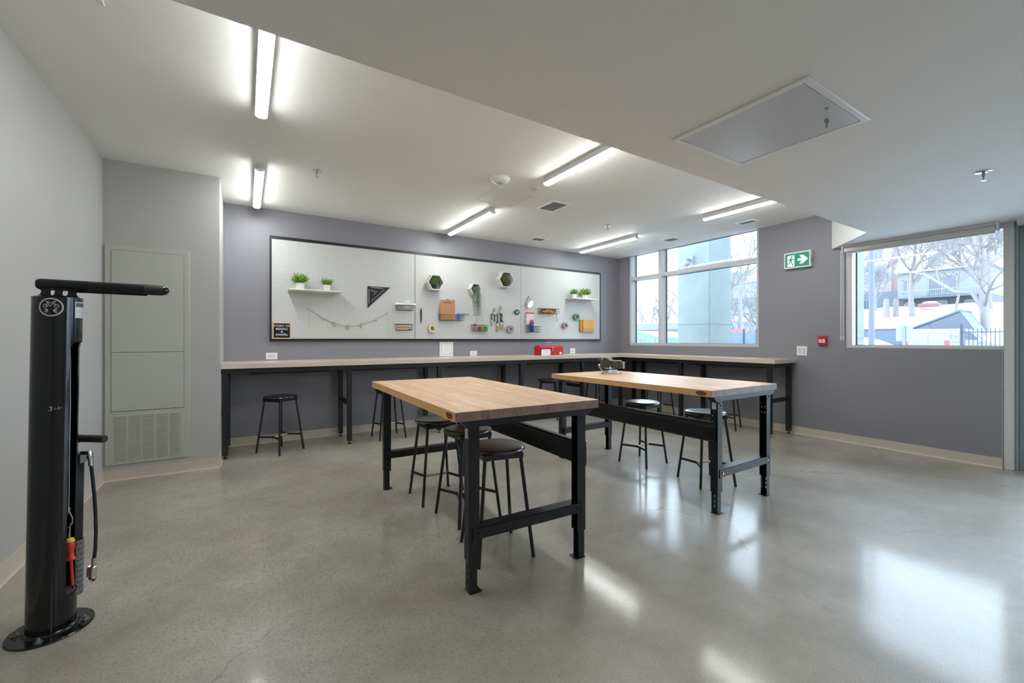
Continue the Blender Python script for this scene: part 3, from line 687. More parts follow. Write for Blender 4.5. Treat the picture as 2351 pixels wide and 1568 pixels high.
potted(2.330, BY - .075, 1.989, .040, .070, lambda m, z: blades(m, 240, .036, .11, .035, .003, 15, z0=z), 'darkgrass', 'blackpot', 'tall grass in a black pot in the left hexagon shelf', .8)
potted(3.530, BY - .075, 2.108, .042, .070, lambda m, z: blades(m, 280, .04, .115, .05, .003, 16, z0=z), 'darkgrass', 'blackpot', 'bushy grass in a black pot in the highest hexagon shelf', .8)
# ivy
t = thing('trailing_ivy', 'grey green ivy trailing down from the middle hexagon shelf', 'plant', (2.993, BY - .07, 1.960))
P('pot', MB().lathe([(0, 0), (.032, 0), (.038, .045), (0, .045)], 20), 'blackpot', t)
m = MB(); rnd = random.Random(4)
for i in range(26):
    x0 = rnd.uniform(-.055, .055); ln = rnd.uniform(.12, .36) if i else .46; pts = [(x0 * .4, -.0, .05), (x0 * .8, -.05, .055 + rnd.uniform(0, .04)), (x0, -.070, .01)]
    for k in range(1, 9): pts.append((x0 + rnd.uniform(-.012, .012) + (.03 if i % 3 == 0 else 0) * k / 8, -.062 + .01 * math.sin(k), .01 - ln * k / 8))
    m.tube(pts, .0008, 3, False)
    for p in pts[1:]:
        for j in range(6):
            c = Vector(p) + Vector((rnd.uniform(-.014, .014), rnd.uniform(-.012, .008), rnd.uniform(-.02, .02))); d = Vector((rnd.uniform(-1, 1), rnd.uniform(-1, 0), rnd.uniform(-1, .3))).normalized() * .009
            sd = d.cross(Vector((0, 1, .2))).normalized() * .005 if abs(d.y) < .0089 else Vector((.004, 0, 0)); m._add([c, c + d * .5 + sd, c + d, c + d * .5 - sd], [(0, 1, 2, 3)])
for i in range(160):
    c = Vector((rnd.uniform(-.06, .06), rnd.uniform(-.045, .02), .045 + rnd.uniform(0, .05))); d = Vector((rnd.uniform(-1, 1), rnd.uniform(-1, 1), rnd.uniform(-1, 1))).normalized() * .013; sd = d.cross(Vector((.3, .5, .8))).normalized() * .006
    m._add([c, c + d * .5 + sd, c + d, c + d * .5 - sd], [(0, 1, 2, 3)])
P('foliage', m, 'ivy', t, smooth=0)

# speed square
t = thing('speed_square', 'black triangular framing square hanging on the left pegboard panel', 'square', (1.403, BY, 1.978))
m = MB(); m.prism([(0.004, -.004), (.300, -.004), (0.004, -.290)], 'y', -.008, -.002)
def tri(mb, pts, y0, y1): mb.prism(pts, 'y', y0, y1)
tri(m, [(0, 0), (.309, 0), (.285, -.020), (.02, -.020), (.02, -.275), (0, -.298)], -.010, -.002)
tri(m, [(.309, 0), (.285, -.020), (.02, -.275), (0, -.298), (0, -.250), (.006, -.250), (.26, -.006)][:0] or [(.255, -.020), (.285, -.020), (.02, -.275), (.02, -.245)], -.010, -.002)
tri(m, [(.02, -.020), (.19, -.020), (.02, -.185)], -.009, -.003)
tri(m, [(.02, -.20), (.205, -.020), (.225, -.020), (.02, -.225)], -.009, -.003)
P('square_body', m, 'blackmetal', t)
m = MB(); A = Art(m, lambda u, v: (u, -.0106, v))
A.line([(.045, -.016), (.20, -.016)], .006); A.line([(.016, -.04), (.016, -.23)], .006); A.line([(.075, -.110), (.125, -.060)], .004)
A.line([(.04, -.205), (.22, -.033)], .003); 
for k in range(14): A.line([(.050 + k * .013, -.212 + k * .0128), (.056 + k * .013, -.219 + k * .0128)], .002)
P('printed_scale', m, 'steelink', t)
m = MB(); text_mesh('12 in', .030, m, (.068, -.0110, -.060), (1, 0, 0), (0, 0, 1)); P('size_print', m, 'steelink', t)

# wire baskets
def basket(x0, x1, z0, z1, label, d=.09, mtl='wire'):
    t = thing('wire_basket', label, 'basket', ((x0 + x1) / 2, BY, z0), 0, 'wire baskets on the pegboard'); h = (x1 - x0) / 2 - .02; H = z1 - z0; m = MB()
    def rect(z, g, r): m.tube([(-h + g, -.004, z), (-h + g, -d + g, z), (h - g, -d + g, z), (h - g, -.004, z), (-h + g, -.004, z)], r, 5, False)
    rect(H, 0, .0028); rect(.0, .01, .0020); rect(H * .5, .005, .0012)
    n = max(6, int(2 * h / .022))
    for k in range(n + 1):
        x = -h + .005 + (2 * h - .01) * k / n; m.tube([(x, -d, H), (x, -d + .01, 0), (x, -.004, 0), (x, -.004, H)], .0010, 4, False)
    for y in (-.03, -.06):
        m.tube([(-h, y, H), (-h + .01, y, 0), (h - .01, y, 0), (h, y, H)], .0010, 4, False)
    P('wire_cage', m, mtl, t, smooth=1.2)
    for s in (-.6, .6): P('peg_hook', MB().tube([(s * h, .0, H + .012), (s * h, -.008, H + .008), (s * h, -.008, H - .01)], .0025, 6), mtl, t)
    return t
basket(1.760, 2.050, 1.668, 1.735, 'wire basket with a white rolled tube across it, upper left')
basket(1.750, 2.035, 1.385, 1.470, 'wire basket with an orange handled tool, lower left')
basket(2.41, 2.84, 1.545, 1.625, 'long wire basket holding the clipboard and blue ruler')
basket(2.94, 3.245, 1.388, 1.480, 'wire basket with brown and green jars')
basket(3.95, 4.27, 1.385, 1.475, 'wire basket holding the blue spray can')
basket(4.205, 4.665, 1.705, 1.785, 'wire basket full of colourful cords')
t = thing('white_rolled_tube', 'white roll tied with loops lying on the upper left wire basket', 'roll', (1.905, BY - .06, 1.750))
P('roll', MB().cyl((-.145, 0, 0), (.150, 0, 0), .016, n=16), 'white', t)
m = MB()
for k in range(4): m.tube([(.0 + .02 * k + .022 * math.cos(q), -.014 - .002 * k, .0 + .055 * math.sin(q)) for q in [2 * PI * i / 18 for i in range(19)]], .003, 5, False)
P('loop_cord', m, 'white', t)
t = thing('paint_tool', 'orange handled tool lying in the lower left wire basket', 'tool', (1.900, BY - .06, 1.398))
P('handle', MB().cyl((-.115, 0, 0), (.05, 0, 0), .010, n=12), 'orange', t); P('blade', MB().cyl((.05, 0, 0), (.115, 0, 0), .006, .003, n=8), 'wire', t)
def penhang(x, z0, z1, label):
    t = thing('file_tool', label, 'file', (x, BY, z1)); L = z1 - z0
    P('handle', MB().tube([(0, -.014, 0), (0, -.016, -L * .15), (0, -.016, -L * .7), (0, -.014, -L)], [.004, .010, .009, .003], 8), 'rubber', t)
penhang(2.156, 1.485, 1.708, 'slim black tool hanging beside the first pegboard seam')
def tape(x, z, r, mtl, core, label, w_=.05, ri=.6):
    t = thing('tape_roll', label, 'tape', (x, BY, z), 0, 'tape rolls on the pegboard')
    n = 32
    def annulus(r0, r1, y0, y1):
        m = MB(); vs = []; fs = []
        for (r_, y_) in ((r1, y0), (r1, y1), (r0, y1), (r0, y0)):
            for k in range(n): q = 2 * PI * k / n; vs.append((r_ * math.cos(q), y_, r_ * math.sin(q)))
        for a_ in range(4):
            b_ = (a_ + 1) % 4
            for k in range(n): j = (k + 1) % n; fs.append((a_ * n + k, b_ * n + k, b_ * n + j, a_ * n + j))
        return m._add(vs, fs)
    P('tape_body', annulus(r * ri, r, -.006, -.006 - w_), mtl, t); P('core', annulus(r * ri - .005, r * ri, -.005, -.007 - w_), core, t)
    P('peg_hook', MB().tube([(0, 0, r * ri - .012), (0, -w_ * .9, r * ri - .012), (0, -w_ - .008, r * ri)], .0025, 6), 'wire', t)
tape(2.315, 1.415, .058, 'cream', 'cream', 'cream masking tape roll on the middle panel left of the clipboard basket', .04)
tape(3.660, 1.424, .060, 'greytape', 'tapecore', 'silver grey tape roll right of the paint brushes', .05, .45)
tape(3.803, 1.708, .043, 'blacktape', 'white', 'small black tape roll above the silver grey one', .025, .5)
tape(5.075, 1.662, .060, 'greentape', 'tapecore', 'green tape roll below the right shelf', .05, .62)
tape(4.812, 1.505, .052, 'greytape', 'orange', 'grey tape roll with an orange core left of the gold folders', .05, .6)
# clipboard
t = thing('clipboard', 'brown hardboard clipboard with a steel clip standing in the long basket', 'clipboard', (2.555, BY - .05, 1.55)); 
m = MB(); m.T = Matrix.Rotation(R_(-2.5), 4, 'Y') @ Matrix.Rotation(R_(5), 4, 'X'); m.box(-.118, .118, -.003, 0, 0, .295)
P('board', m, 'kraft', t, .004)
m = MB(); m.T = Matrix.Rotation(R_(-2.5), 4, 'Y') @ Matrix.Rotation(R_(5), 4, 'X'); m.prism([(-.060, .262), (.060, .262), (.040, .278), (.020, .285), (.014, .308), (-.014, .308), (-.020, .285), (-.040, .278)], 'y', -.012, -.003); m.cyl((-.06, -.008, .264), (.06, -.008, .264), .006, n=8)
P('clip', m, 'steel', t, .001)
t = thing('putty_knife', 'blue plastic block at the right end of the long basket', 'tool', (2.725, BY - .05, 1.55))
P('blue_block', MB().prism([(-.024, 0), (.020, 0), (.024, .085), (-.005, .105), (-.026, .095)], 'y', -.020, 0), 'blue', t, .003)
t = thing('metal_ruler', 'grey metal ruler resting across the long basket', 'ruler', (2.845, BY - .03, 1.640))
m = MB(); m.T = Matrix.Rotation(R_(2), 4, 'Y'); m.box(-.10, .085, -.004, 0, -.012, .012); P('blade', m, 'steel', t)
# jars
t = thing('small_bottle', 'small bottle with a bright red cap in the jar basket', 'bottle', (3.010, BY - .05, 1.392))
P('bottle_body', MB().lathe([(0, 0), (.018, 0), (.018, .060), (.010, .072), (0, .072)], 18), 'greytape', t); P('cap', MB().lathe([(0, .072), (.018, .072), (.018, .108), (.014, .112), (0, .112)], 18), 'red', t); P('label_band', MB().lathe([(.0185, .01), (.0185, .022), (.017, .022), (.017, .01)], 18), 'orange', t)
t = thing('jar', 'brown jar in the middle of the jar basket', 'jar', (3.122, BY - .05, 1.392))
P('jar_body', MB().lathe([(0, 0), (.044, 0), (.046, .006), (.046, .060), (.040, .066), (0, .066)], 24), 'browncan', t); P('lid', MB().lathe([(0, .066), (.042, .066), (.042, .074), (0, .074)], 24), 'tapecore', t)
t = thing('jar', 'green jar at the right of the jar basket', 'jar', (3.205, BY - .05, 1.392))
P('jar_body', MB().lathe([(0, 0), (.030, 0), (.031, .060), (.028, .068), (0, .068)], 24), 'green', t); P('lid', MB().lathe([(0, .068), (.029, .068), (.029, .076), (0, .076)], 24), 'whiteplastic', t)
# brushes
def brush(x, zt, L, w_, up, label):
    t = thing('paint_brush', label, 'paint brush', (x, BY, zt), 0, 'paint brushes on the pegboard'); s = 1
    if up: t.rotation_euler = (0, PI, 0); t.location = (x, BY, zt - L)
    y = -.014
    hl = L * .52; P('handle', MB().tube([(0, y, 0), (0, y, -hl * .12), (0, y, -hl * .45), (0, y, -hl * .8), (0, y, -hl)], [.007, .0095, .006, .008, w_ * .45], 8, flat=1), 'blackmetal', t)
    P('ferrule', MB().box(-w_ / 2, w_ / 2, y - .007, y + .007, -hl - L * .17, -hl), 'chrome', t, .001)
    P('bristles', MB().prism([(-w_ / 2 + .001, -hl - L * .17), (w_ / 2 - .001, -hl - L * .17), (w_ * .52, -L * .97), (w_ * .3, -L), (-w_ * .52, -L * .98)], 'y', y - .006, y + .006), 'bristle', t)
brush(3.326, 1.670, .205, .020, False, 'thin paint brush, first from the left of five, bristles down')
brush(3.378, 1.765, .220, .028, True, 'paint brush second from the left of five, bristles up')
brush(3.432, 1.668, .290, .036, False, 'longest paint brush, third of five, bristles down')
brush(3.490, 1.792, .235, .034, True, 'paint brush fourth from the left of five, bristles up')
brush(3.516, 1.668, .250, .062, False, 'widest paint brush, rightmost of five, bristles down')
# visor / goggles hook, bag
t = thing('safety_glasses', 'clear lilac safety glasses hanging by their black arm', 'glasses', (4.035, BY, 1.99))
P('arm', MB().tube([(-.085, -.02, -.16), (-.095, -.022, -.172), (-.075, -.02, -.168), (-.060, -.02, -.14), (.005, -.012, 0), (.045, -.012, -.075)], .0035, 6), 'blackmetal', t)
P('lens', MB()._add([(.055, -.012, -.07), (.085, -.03, -.09), (.075, -.04, -.15), (.02, -.05, -.20), (-.045, -.045, -.185), (-.01, -.03, -.12)], [(0, 1, 2, 3, 4, 5)]), 'visor', t)
t = thing('plastic_bag', 'clear bag with a red header hanging above the spray can', 'bag', (4.06, BY, 1.71))
m = MB(); m.prism([(-.075, -.022), (.075, -.022), (.078, -.10), (.06, -.19), (-.02, -.21), (-.082, -.20), (-.078, -.10)], 'y', -.030, -.008); P('bag', m, 'clearbag', t, .008)
P('header', box(-.080, .080, -.024, -.010, -.026, .004), 'red', t, .002)
t = thing('spray_can', 'blue spray can with a yellow logo and red cap in a wire basket', 'spray can', (4.085, BY - .05, 1.388))
P('can', MB().lathe([(0, 0), (.037, 0), (.038, .004), (.038, .150), (.030, .162), (0, .162)], 28), 'bluecan', t)
P('cap', MB().lathe([(0, .162), (.024, .162), (.024, .186), (.020, .200), (.012, .204), (0, .204)], 20), 'red', t)
m = MB(); A = Art(m, lambda u, v: (.0386 * math.sin(u / .0386 + .55), -.0386 * math.cos(u / .0386 + .55), v)); A.disc(0, .118, .020); A.ring(0, .118, .0, .012); P('yellow_shield', m, 'yellow', t)
# cords in basket and bungee
rnd = random.Random(9)
for i, (c, nm) in enumerate((('orange', 'orange'), ('red', 'red'), ('yellow', 'yellow'), ('rubber', 'black'), ('greentape', 'green'))):
    m = MB(); pts = []
    for k in range(26):
        q = k * .85 + i; pts.append((-.15 + .30 * (k % 13) / 12 + .02 * math.sin(q * 2.1), -.02 * math.cos(q) , .020 + i * .010 + .018 * math.sin(q * 1.3)))
    m.tube(pts, .006, 6)
    tag(P('bungee_cord', m, c, None, loc=(4.435, BY - .045, 1.712)), nm + ' tangled cord among the cords heaped in the wire basket', 'cord', 'cords in the wire basket')
t = thing('bungee_cord', 'pink red bungee cord hanging out of the cord basket with a black hook', 'cord', (4.555, BY - .095, 1.785))
P('cord', MB().tube([(-.03, .04, -.01), (-.01, 0, .008), (.005, -.002, -.05), (.012, 0, -.13)], .006, 6), 'red', t)
P('hook', MB().tube([(.012, 0, -.13), (.014, 0, -.16), (.034, 0, -.19), (.034, 0, -.205), (.020, 0, -.210), (.012, 0, -.20)], .0035, 6), 'blackmetal', t)
# gold folders
t = thing('file_holder', 'wire file holder on the right pegboard panel holding gold folders', 'file holder', (5.325, BY, 1.39)); m = MB()
for z in (0, .035, .07): m.tube([(-.16, -.003, z), (-.16, -.055, z), (.16, -.055, z), (.16, -.003, z)], .0016, 5, False)
for k in range(13): m.tube([(-.16 + k * .0267, -.055, .07), (-.16 + k * .0267, -.055, 0), (-.16 + k * .0267, -.003, 0)], .001, 4, False)
P('wire_cage', m, 'wirew', t)
for i, (x0, x1, y, tl, lb) in enumerate(((-.145, .155, -.012, 3, 'back'), (-.135, .160, -.024, 2, 'middle'), (-.105, .165, -.040, -1, 'front'))):
    m = MB(); m.prism([(x0 - tl * .004, .008), (x1, .004), (x1 - .002, .232 - i * .004), (x0 - .02 + i * .012, .228)], 'y', y, y - .006)
    tag(P('gold_folder', m, 'gold', None, .001, loc=(5.325, BY, 1.39)), 'gold paper folder, %s one of three in the wire file holder' % lb, 'folder', 'gold folders')
for x, lb in ((4.430, 'left'), (4.656, 'right')):
    tag(P('pegboard_hook', MB().tube([(0, 0, .024), (-.002, -.02, .020), (0, -.03, -.01), (-.018, -.045, -.024)], .002, 6).tube([(0, -.03, -.01), (.018, -.045, -.024)], .002, 6).tube([(-.014, -.002, .022), (.014, -.002, .022)], .002, 6), 'wirew', None, loc=(x, BY, 1.398)), 'small empty wire hook, %s one of two below the cord basket' % lb, 'hook', 'empty pegboard hooks')
tag(P('pegboard_hook', MB().tube([(.03, 0, .03), (.0, -.02, .01), (-.02, -.04, -.02), (-.03, -.05, -.05)], .0015, 6), 'wirew', None, loc=(2.29, BY, 1.77)), 'bent thin wire hook under the left hexagon shelf', 'hook')
# string with clothes pegs
t = thing('string_garland', 'jute string slung across the left pegboard panel', 'string', (1.170, BY - .008, 1.42)); 
kp = [(.672, 1.640), (.830, 1.536), (.984, 1.459), (1.154, 1.424), (1.325, 1.452), (1.529, 1.532), (1.671, 1.626)]
m = MB(); m.tube([(x - 1.17, 0, z - 1.42) for x, z in [(.655, 1.66)] + kp], .0024, 5); m.tube([(-.498, 0, .22), (-.485, 0, .12), (-.49, 0, .0), (-.50, 0, -.03)], .0012, 5); m.tube([(.501, 0, .206), (.512, 0, .10), (.508, 0, -.10), (.53, 0, -.16)], .0008, 5)
P('string', m, 'string', t)
for i, ((x, z), an, lb) in enumerate(zip(kp[1:6], (35, 8, 0, -6, -38), ('first', 'second', 'third', 'fourth', 'fifth'))):
    t = thing('clothes_peg', 'wooden clothes peg, %s from the left on the jute string' % lb, 'clothes peg', (x, BY - .010, z), 0, 'clothes pegs on the string'); t.rotation_euler = (0, R_(-an), 0)
    for s in (-1, 1): P('peg_half', MB().prism([(s * .002, .030), (s * .010, .034), (s * .008, -.005), (s * .012, -.036), (s * .005, -.038), (s * .001, -.005)], 'y', -.005, .005), 'pegwood', t)
    P('spring', MB().cyl((0, -.007, 0), (0, .007, 0), .004, n=8), 'steel', t)

# ================================================================== COUNTER
CT, CB = 1.000, .945
XF, YFc, YE2 = 5.66, 5.33, 2.78
m = MB().prism([(XJ + .001, YFc), (XF, YFc), (XF, YE2), (XR - .001, YE2), (XR - .001, YB - .001), (XJ + .001, YB - .001)], 'z', CB, CT)
tag(P('counter_worktop', m, 'laminate', None, .003), 'long L shaped beige laminate worktop along the back and window walls', 'worktop')
def cleg(t, x, y):
    l = P('leg', MB().box(x - .026, x + .026, y - .026, y + .026, .035, .90), 'framemetal', t, .002)
    P('levelling_foot', MB().cyl((x, y, .012), (x, y, .035), .006, n=8).lathe([(0, .0), (.022, .0), (.022, .006), (.008, .014), (0, .014)], 16, (x, y, 0)), 'framemetal', l)
def hbar(t, p0, p1, z0, z1, name='stretcher', wd=.02):
    (x0, y0), (x1, y1) = p0, p1
    if abs(x1 - x0) > abs(y1 - y0): P(name, box(x0, x1, y0 - wd, y0 + wd, z0, z1), 'framemetal', t, .001)
    else: P(name, box(x0 - wd, x0 + wd, y0, y1, z0, z1), 'framemetal', t, .001)
t = thing('bench_support', 'black steel leg frame under the worktop along the back wall', 'table frame')
yf, yr = 5.380, 5.875
P('apron', box(XJ + .002, XF + .05, yf - .026, yf + .026, .893, .944), 'framemetal', t, .001)
P('apron', box(XJ + .002, XR - .01, yr - .026, yr + .026, .893, .944), 'framemetal', t, .001)
for xf, xr in ((-.180, -.175), (1.062, 1.050), (2.215, 2.212), (3.54, 3.525), (4.76, 4.715), (5.660, None)):
    cleg(t, xf, yf)
    if xr is not None:
        cleg(t, xr, yr); hbar(t, ((xf + xr) / 2, yf + .02), ((xf + xr) / 2, yr - .02), .46, .51); hbar(t, ((xf + xr) / 2, yf + .02), ((xf + xr) / 2, yr - .02), .895, .943, 'top_rail')
for x0, x1 in ((.05, .85), (1.10, 1.95), (2.4, 3.3), (3.72, 4.55)): P('cable_tray', box(x0, x1, 5.42, 5.50, .872, .893), 'framemetal', t)
t = thing('bench_support', 'black steel leg frame under the worktop below the large window', 'table frame')
xf, xr = 5.715, 6.155
P('apron', box(xf - .026, xf + .026, YE2 + .03, YFc + .02, .893, .944), 'framemetal', t, .001)
P('apron', box(xr - .026, xr + .026, YE2 + .03, 5.84, .893, .944), 'framemetal', t, .001)
P('apron', box(xf + .026, xr - .026, YE2 + .03, YE2 + .08, .893, .944), 'framemetal', t, .001)
for y0, y1 in ((4.18, 4.10), (2.865, 2.845)):
    cleg(t, xf, y0); cleg(t, xr, y1); hbar(t, (xf + .02, y1 + .01), (xr - .02, y1 + .01), .44, .49)
cleg(t, xr, 5.30); cleg(t, xr, 5.52)
for y0, y1 in ((3.0, 3.75), (3.85, 4.1), (4.35, 5.1)): P('cable_tray', box(xf + .04, xf + .12, y0, y1, .872, .893), 'framemetal', t)

# ================================================================== WORKBENCHES
def plate_slots(mb, fixed, a0, a1, z0, z1, slots, th=.0035):
    """vertical plate in plane x=fixed spanning y a0..a1, with rectangular slots (yc, zc, w, h) sorted by z"""
    z = z0
    for (yc, zc, w_, h_) in sorted(slots, key=lambda s: s[1]):
        mb.box(fixed - th / 2, fixed + th / 2, a0, a1, z, zc - h_ / 2); mb.box(fixed - th / 2, fixed + th / 2, a0, yc - w_ / 2, zc - h_ / 2, zc + h_ / 2); mb.box(fixed - th / 2, fixed + th / 2, yc + w_ / 2, a1, zc - h_ / 2, zc + h_ / 2); z = zc + h_ / 2
    mb.box(fixed - th / 2, fixed + th / 2, a0, a1, z, z1)
def workbench(x, y, rz, W, L, z, ix, iy, stringer, label, slots_big, warm):
    t = thing('workbench', label, 'workbench', (x, y, 0), rz)
    tk = .047
    top = P('tabletop', MB().box(0, W, 0, L, z - tk, z), 'top1', t, .0015)
    P('side_edge', MB().box(-.0015, .004, .001, L - .001, z - tk + .001, z - .0015), 'edge1', top)
    P('end_edge', MB().box(.001, W - .001, -.0015, .004, z - tk + .001, z - .0015), 'end1', top)
    m = MB(); A = Art(m, lambda u, v: (-.0020, u, v)); zc = z - tk / 2
    A.poly([(.075 + .045 * math.cos(q), zc + .017 * math.sin(q)) for q in [2 * PI * k / 20 for k in range(20)]][::-1]); P('scorch_mark', m, 'stamp2', top)
    m = MB(); text_mesh('GLOBAL', .019, m, (-.0024, .075, zc + .003), (0, -1, 0), (0, 0, 1), 1.0); m.box(-.0028, -.0022, .045, .105, zc - .0125, zc - .009)
    P('burnt_stamp', m, 'stamp', top)
    zr = z - tk
    for ye in (iy, L - iy - .05):   # end rails under the top
        P('end_rail', MB().prism([(.03, zr), (W - .02, zr), (W - .06, zr - .036), (.07, zr - .036)], 'y', ye - .004 if ye == iy else ye, ye + .05), 'blackmetal', t, .001)
    lw, ld = .058, .056
    for sx in (0, 1):
        for sy in (0, 1):
            x0 = ix if sx == 0 else W - ix; y0 = iy if sy == 0 else L - iy - ld
            s = 1 if sx == 0 else -1; m = MB()
            sl = [(y0 + ld * .5, zz, .006, .006) for zz in (.55, .40, .25)]
            if slots_big: sl = [(y0 + ld * .5, .735, .006, .006), (y0 + ld * .72, .705, .006, .016), (y0 + ld * .72, .660, .006, .016), (y0 + ld * .5, .628, .006, .006), (y0 + ld * .38, .34, .006, .006), (y0 + ld * .75, .335, .006, .006), (y0 + ld * .6, .225, .006, .006)]
            plate_slots(m, x0 + s * .002, y0, y0 + ld, .155, zr, sl)
            m.box(x0, x0 + s * lw, y0, y0 + .0035, .155, zr); m.box(x0, x0 + s * lw, y0 + ld - .0035, y0 + ld, .155, zr)
            l = P('leg', m, 'blackmetal', t, .0006)
            m = MB(); x1 = x0 + s * .005
            plate_slots(m, x1 + s * .002, y0 + .005, y0 + ld - .005, 0.003, .35, [(y0 + ld * .5, zz, .010, .020) for zz in (.055, .090, .125)])
            m.box(x1, x1 + s * (lw - .016), y0 + .0045, y0 + .008, .003, .35).box(x1, x1 + s * (lw - .016), y0 + ld - .008, y0 + ld - .0045, .003, .35)
            m.box(x1 - s * .001, x1 + s * .065, y0 - .004, y0 + ld + .004, 0, .0035)
            P('leg_extension', m, 'blackmetal', l)
            m = MB(); yb = y0 - .001 if sy == 0 else y0 + .0; 
            for dx_, zz in ((.022, zr - .050), (.036, zr - .068)): m.cyl((x0 + s * dx_, y0 + .001, zz), (x0 + s * dx_, y0 - .006, zz), .0065, .005, n=12)
            P('bolt', m, 'stool', l)
            if sx == 0 and sy == 0: P('white_label', MB().box(x0 - .0012, x0 + .001, y0 + .012, y0 + .044, zr - .095, zr - .045), 'label', l)
    for sy in (0, 1):
        y0 = iy if sy == 0 else L - iy - .07; z0 = .262
        P('cross_brace', MB().box(ix + .030, W - ix - .03, y0 - .003, y0 + .003, z0, z0 + .055).box(ix + .030, W - ix - .03, y0 - .003, y0 + .070, z0 + .051, z0 + .055).box(ix + .02, ix + .034, y0 - .005, y0 + .004, z0 - .003, z0 + .058).box(W - ix - .034, W - ix - .02, y0 - .005, y0 + .004, z0 - .003, z0 + .058), 'blackmetal', t, .001)
        m = MB()
        for xx in (ix + .055, W - ix - .055): m.cyl((xx, y0 - .003, z0 + .028), (xx, y0 - .010, z0 + .028), .007, n=12)
        P('brace_bolt', m, 'chrome' if sy == 0 and not warm else 'stool', t)
        m = MB()
        for fr in (.15, .45, .5, .8): m.cyl((ix + (W - 2 * ix) * fr, y0 + .03, z0 + .0545), (ix + (W - 2 * ix) * fr, y0 + .03, z0 + .0558), .004, n=8)
        P('brace_hole', m, 'slot', t)
    xs = ix - .004 if stringer < 0 else W - ix + .004; s = stringer
    zz0, zz1 = (.515, .635)
    P('stringer', MB().prism([(xs + s * .012, zz1 + .022), (xs - s * .02, zz1 + .022), (xs - s * .02, zz1 + .018), (xs + s * .008, zz1 + .018), (xs + s * .004, zz1 + .004), (xs + s * .002, zz1), (xs + s * .012, zz1 - .012), (xs + s * .012, zz0 + .012), (xs + s * .002, zz0), (xs - s * .002, zz0 + .002), (xs + s * .006, zz0 + .014), (xs + s * .006, zz1 - .012), (xs - s * .003, zz1), (xs - s * .002, zz1 + .006)], 'y', iy + .01, L - iy - .01), 'blackmetal', t)
    return t
workbench(.846, 1.853, R_(-1.65), .897, 1.78, .903, .080, .022, 1, 'wooden butcher block workbench on black legs, nearer and left one', False, True)
workbench(2.761, 1.776, R_(.92), .919, 1.79, .893, .090, .006, -1, 'wooden butcher block workbench with a vise on it, farther right one', True, False)

# ================================================================== STOOLS
def make_stool():
    t = thing('stool', 'x', 'stool', (0, 0, 0), 0, 'round black stools')
    r = .172; P('seat', MB().lathe([(0, .598), (.10, .598), (r - .02, .600), (r - .006, .604), (r, .611), (r - .003, .618), (r - .012, .623), (r - .03, .625), (0, .6225)], 48), 'seatpaint', t)
    P('seat_plate', MB().prism([(-.118, -.118), (.118, -.118), (.118, .118), (-.118, .118)], 'z', .588, .598).box(-.125, .125, -.012, .012, .572, .590).box(-.012, .012, -.125, .125, .572, .590).box(-.122, .122, -.122, -.116, .566, .596).box(-.122, .122, .116, .122, .566, .596).box(-.122, -.116, -.122, .122, .566, .596).box(.116, .122, -.122, .122, .566, .596), 'stool', t)
    for a_ in (-1, 1):
        for b_ in (-1, 1): P('leg', MB().tube([(a_ * .166, b_ * .166, 0), (a_ * .166, b_ * .166, .004), (a_ * .108, b_ * .108, .594)], [.010, .011, .011], 12), 'stool', t)
    z = .175; q = .166 - .058 * z / .594
    for s in (-1, 1):
        m = MB()
        for b_ in (-1, 1):
            p0 = Vector((s * q, b_ * q, z)); p1 = Vector((s * .092, 0, z)); d = (p1 - p0).normalized(); n = Vector((-d.y, d.x, 0)) * .003
            m._add([p0 - n + Vector((0, 0, -.010)), p1 - n + Vector((0, 0, -.010)), p1 + n + Vector((0, 0, -.010)), p0 + n + Vector((0, 0, -.010)), p0 - n + Vector((0, 0, .010)), p1 - n + Vector((0, 0, .010)), p1 + n + Vector((0, 0, .010)), p0 + n + Vector((0, 0, .010))],
                   [(0, 3, 2, 1), (4, 5, 6, 7), (0, 1, 5, 4), (1, 2, 6, 5), (2, 3, 7, 6), (3, 0, 4, 7)])
        m.cyl((s * .098, 0, z), (s * .086, 0, z), .012, n=12)
        P('foot_bracket', m, 'stool', t)
    P('foot_dowel', MB().cyl((-.088, 0, z), (.088, 0, z), .0105, n=14), 'dowel', t)
    return t
st0 = make_stool()
spots = [(.335, 5.435, 39, 'black stool at the back counter nearest the left end, fully in view'),
 (1.295, 3.20, -2, 'black stool at the nearer workbench, farthest of its three'),
 (1.345, 2.735, 5, 'black stool at the nearer workbench, middle of its three'),
 (1.270, 2.200, -9, 'black stool at the nearer workbench, closest to the camera'),
 (3.44, 2.965, 4, 'black stool beyond the farther workbench, left one of its two'),
 (3.44, 2.265, -21, 'black stool beyond the farther workbench, right one behind its near leg'),
 (1.560, 5.47, 3, 'black stool under the back counter seen past the nearer workbench far leg'),
 (3.02, 5.56, 12, 'black stool at the back counter mostly hidden by the nearer workbench top'),
 (4.10, 5.45, 48, 'black stool at the back counter just left of the farther workbench corner'),
 (5.22, 5.50, 10, 'black stool in the counter corner seen below the vise'),
 (5.83, 4.68, 0, 'black stool under the window counter, left of its middle leg'),
 (5.78, 3.50, 19, 'black stool under the window counter near its right end')]
for i, (x, y, a_, lb) in enumerate(spots):
    o = st0 if i == 0 else copy_tree(st0)
    o.location = (x, y, 0); o.rotation_euler = (0, 0, R_(a_)); o['label'] = lb

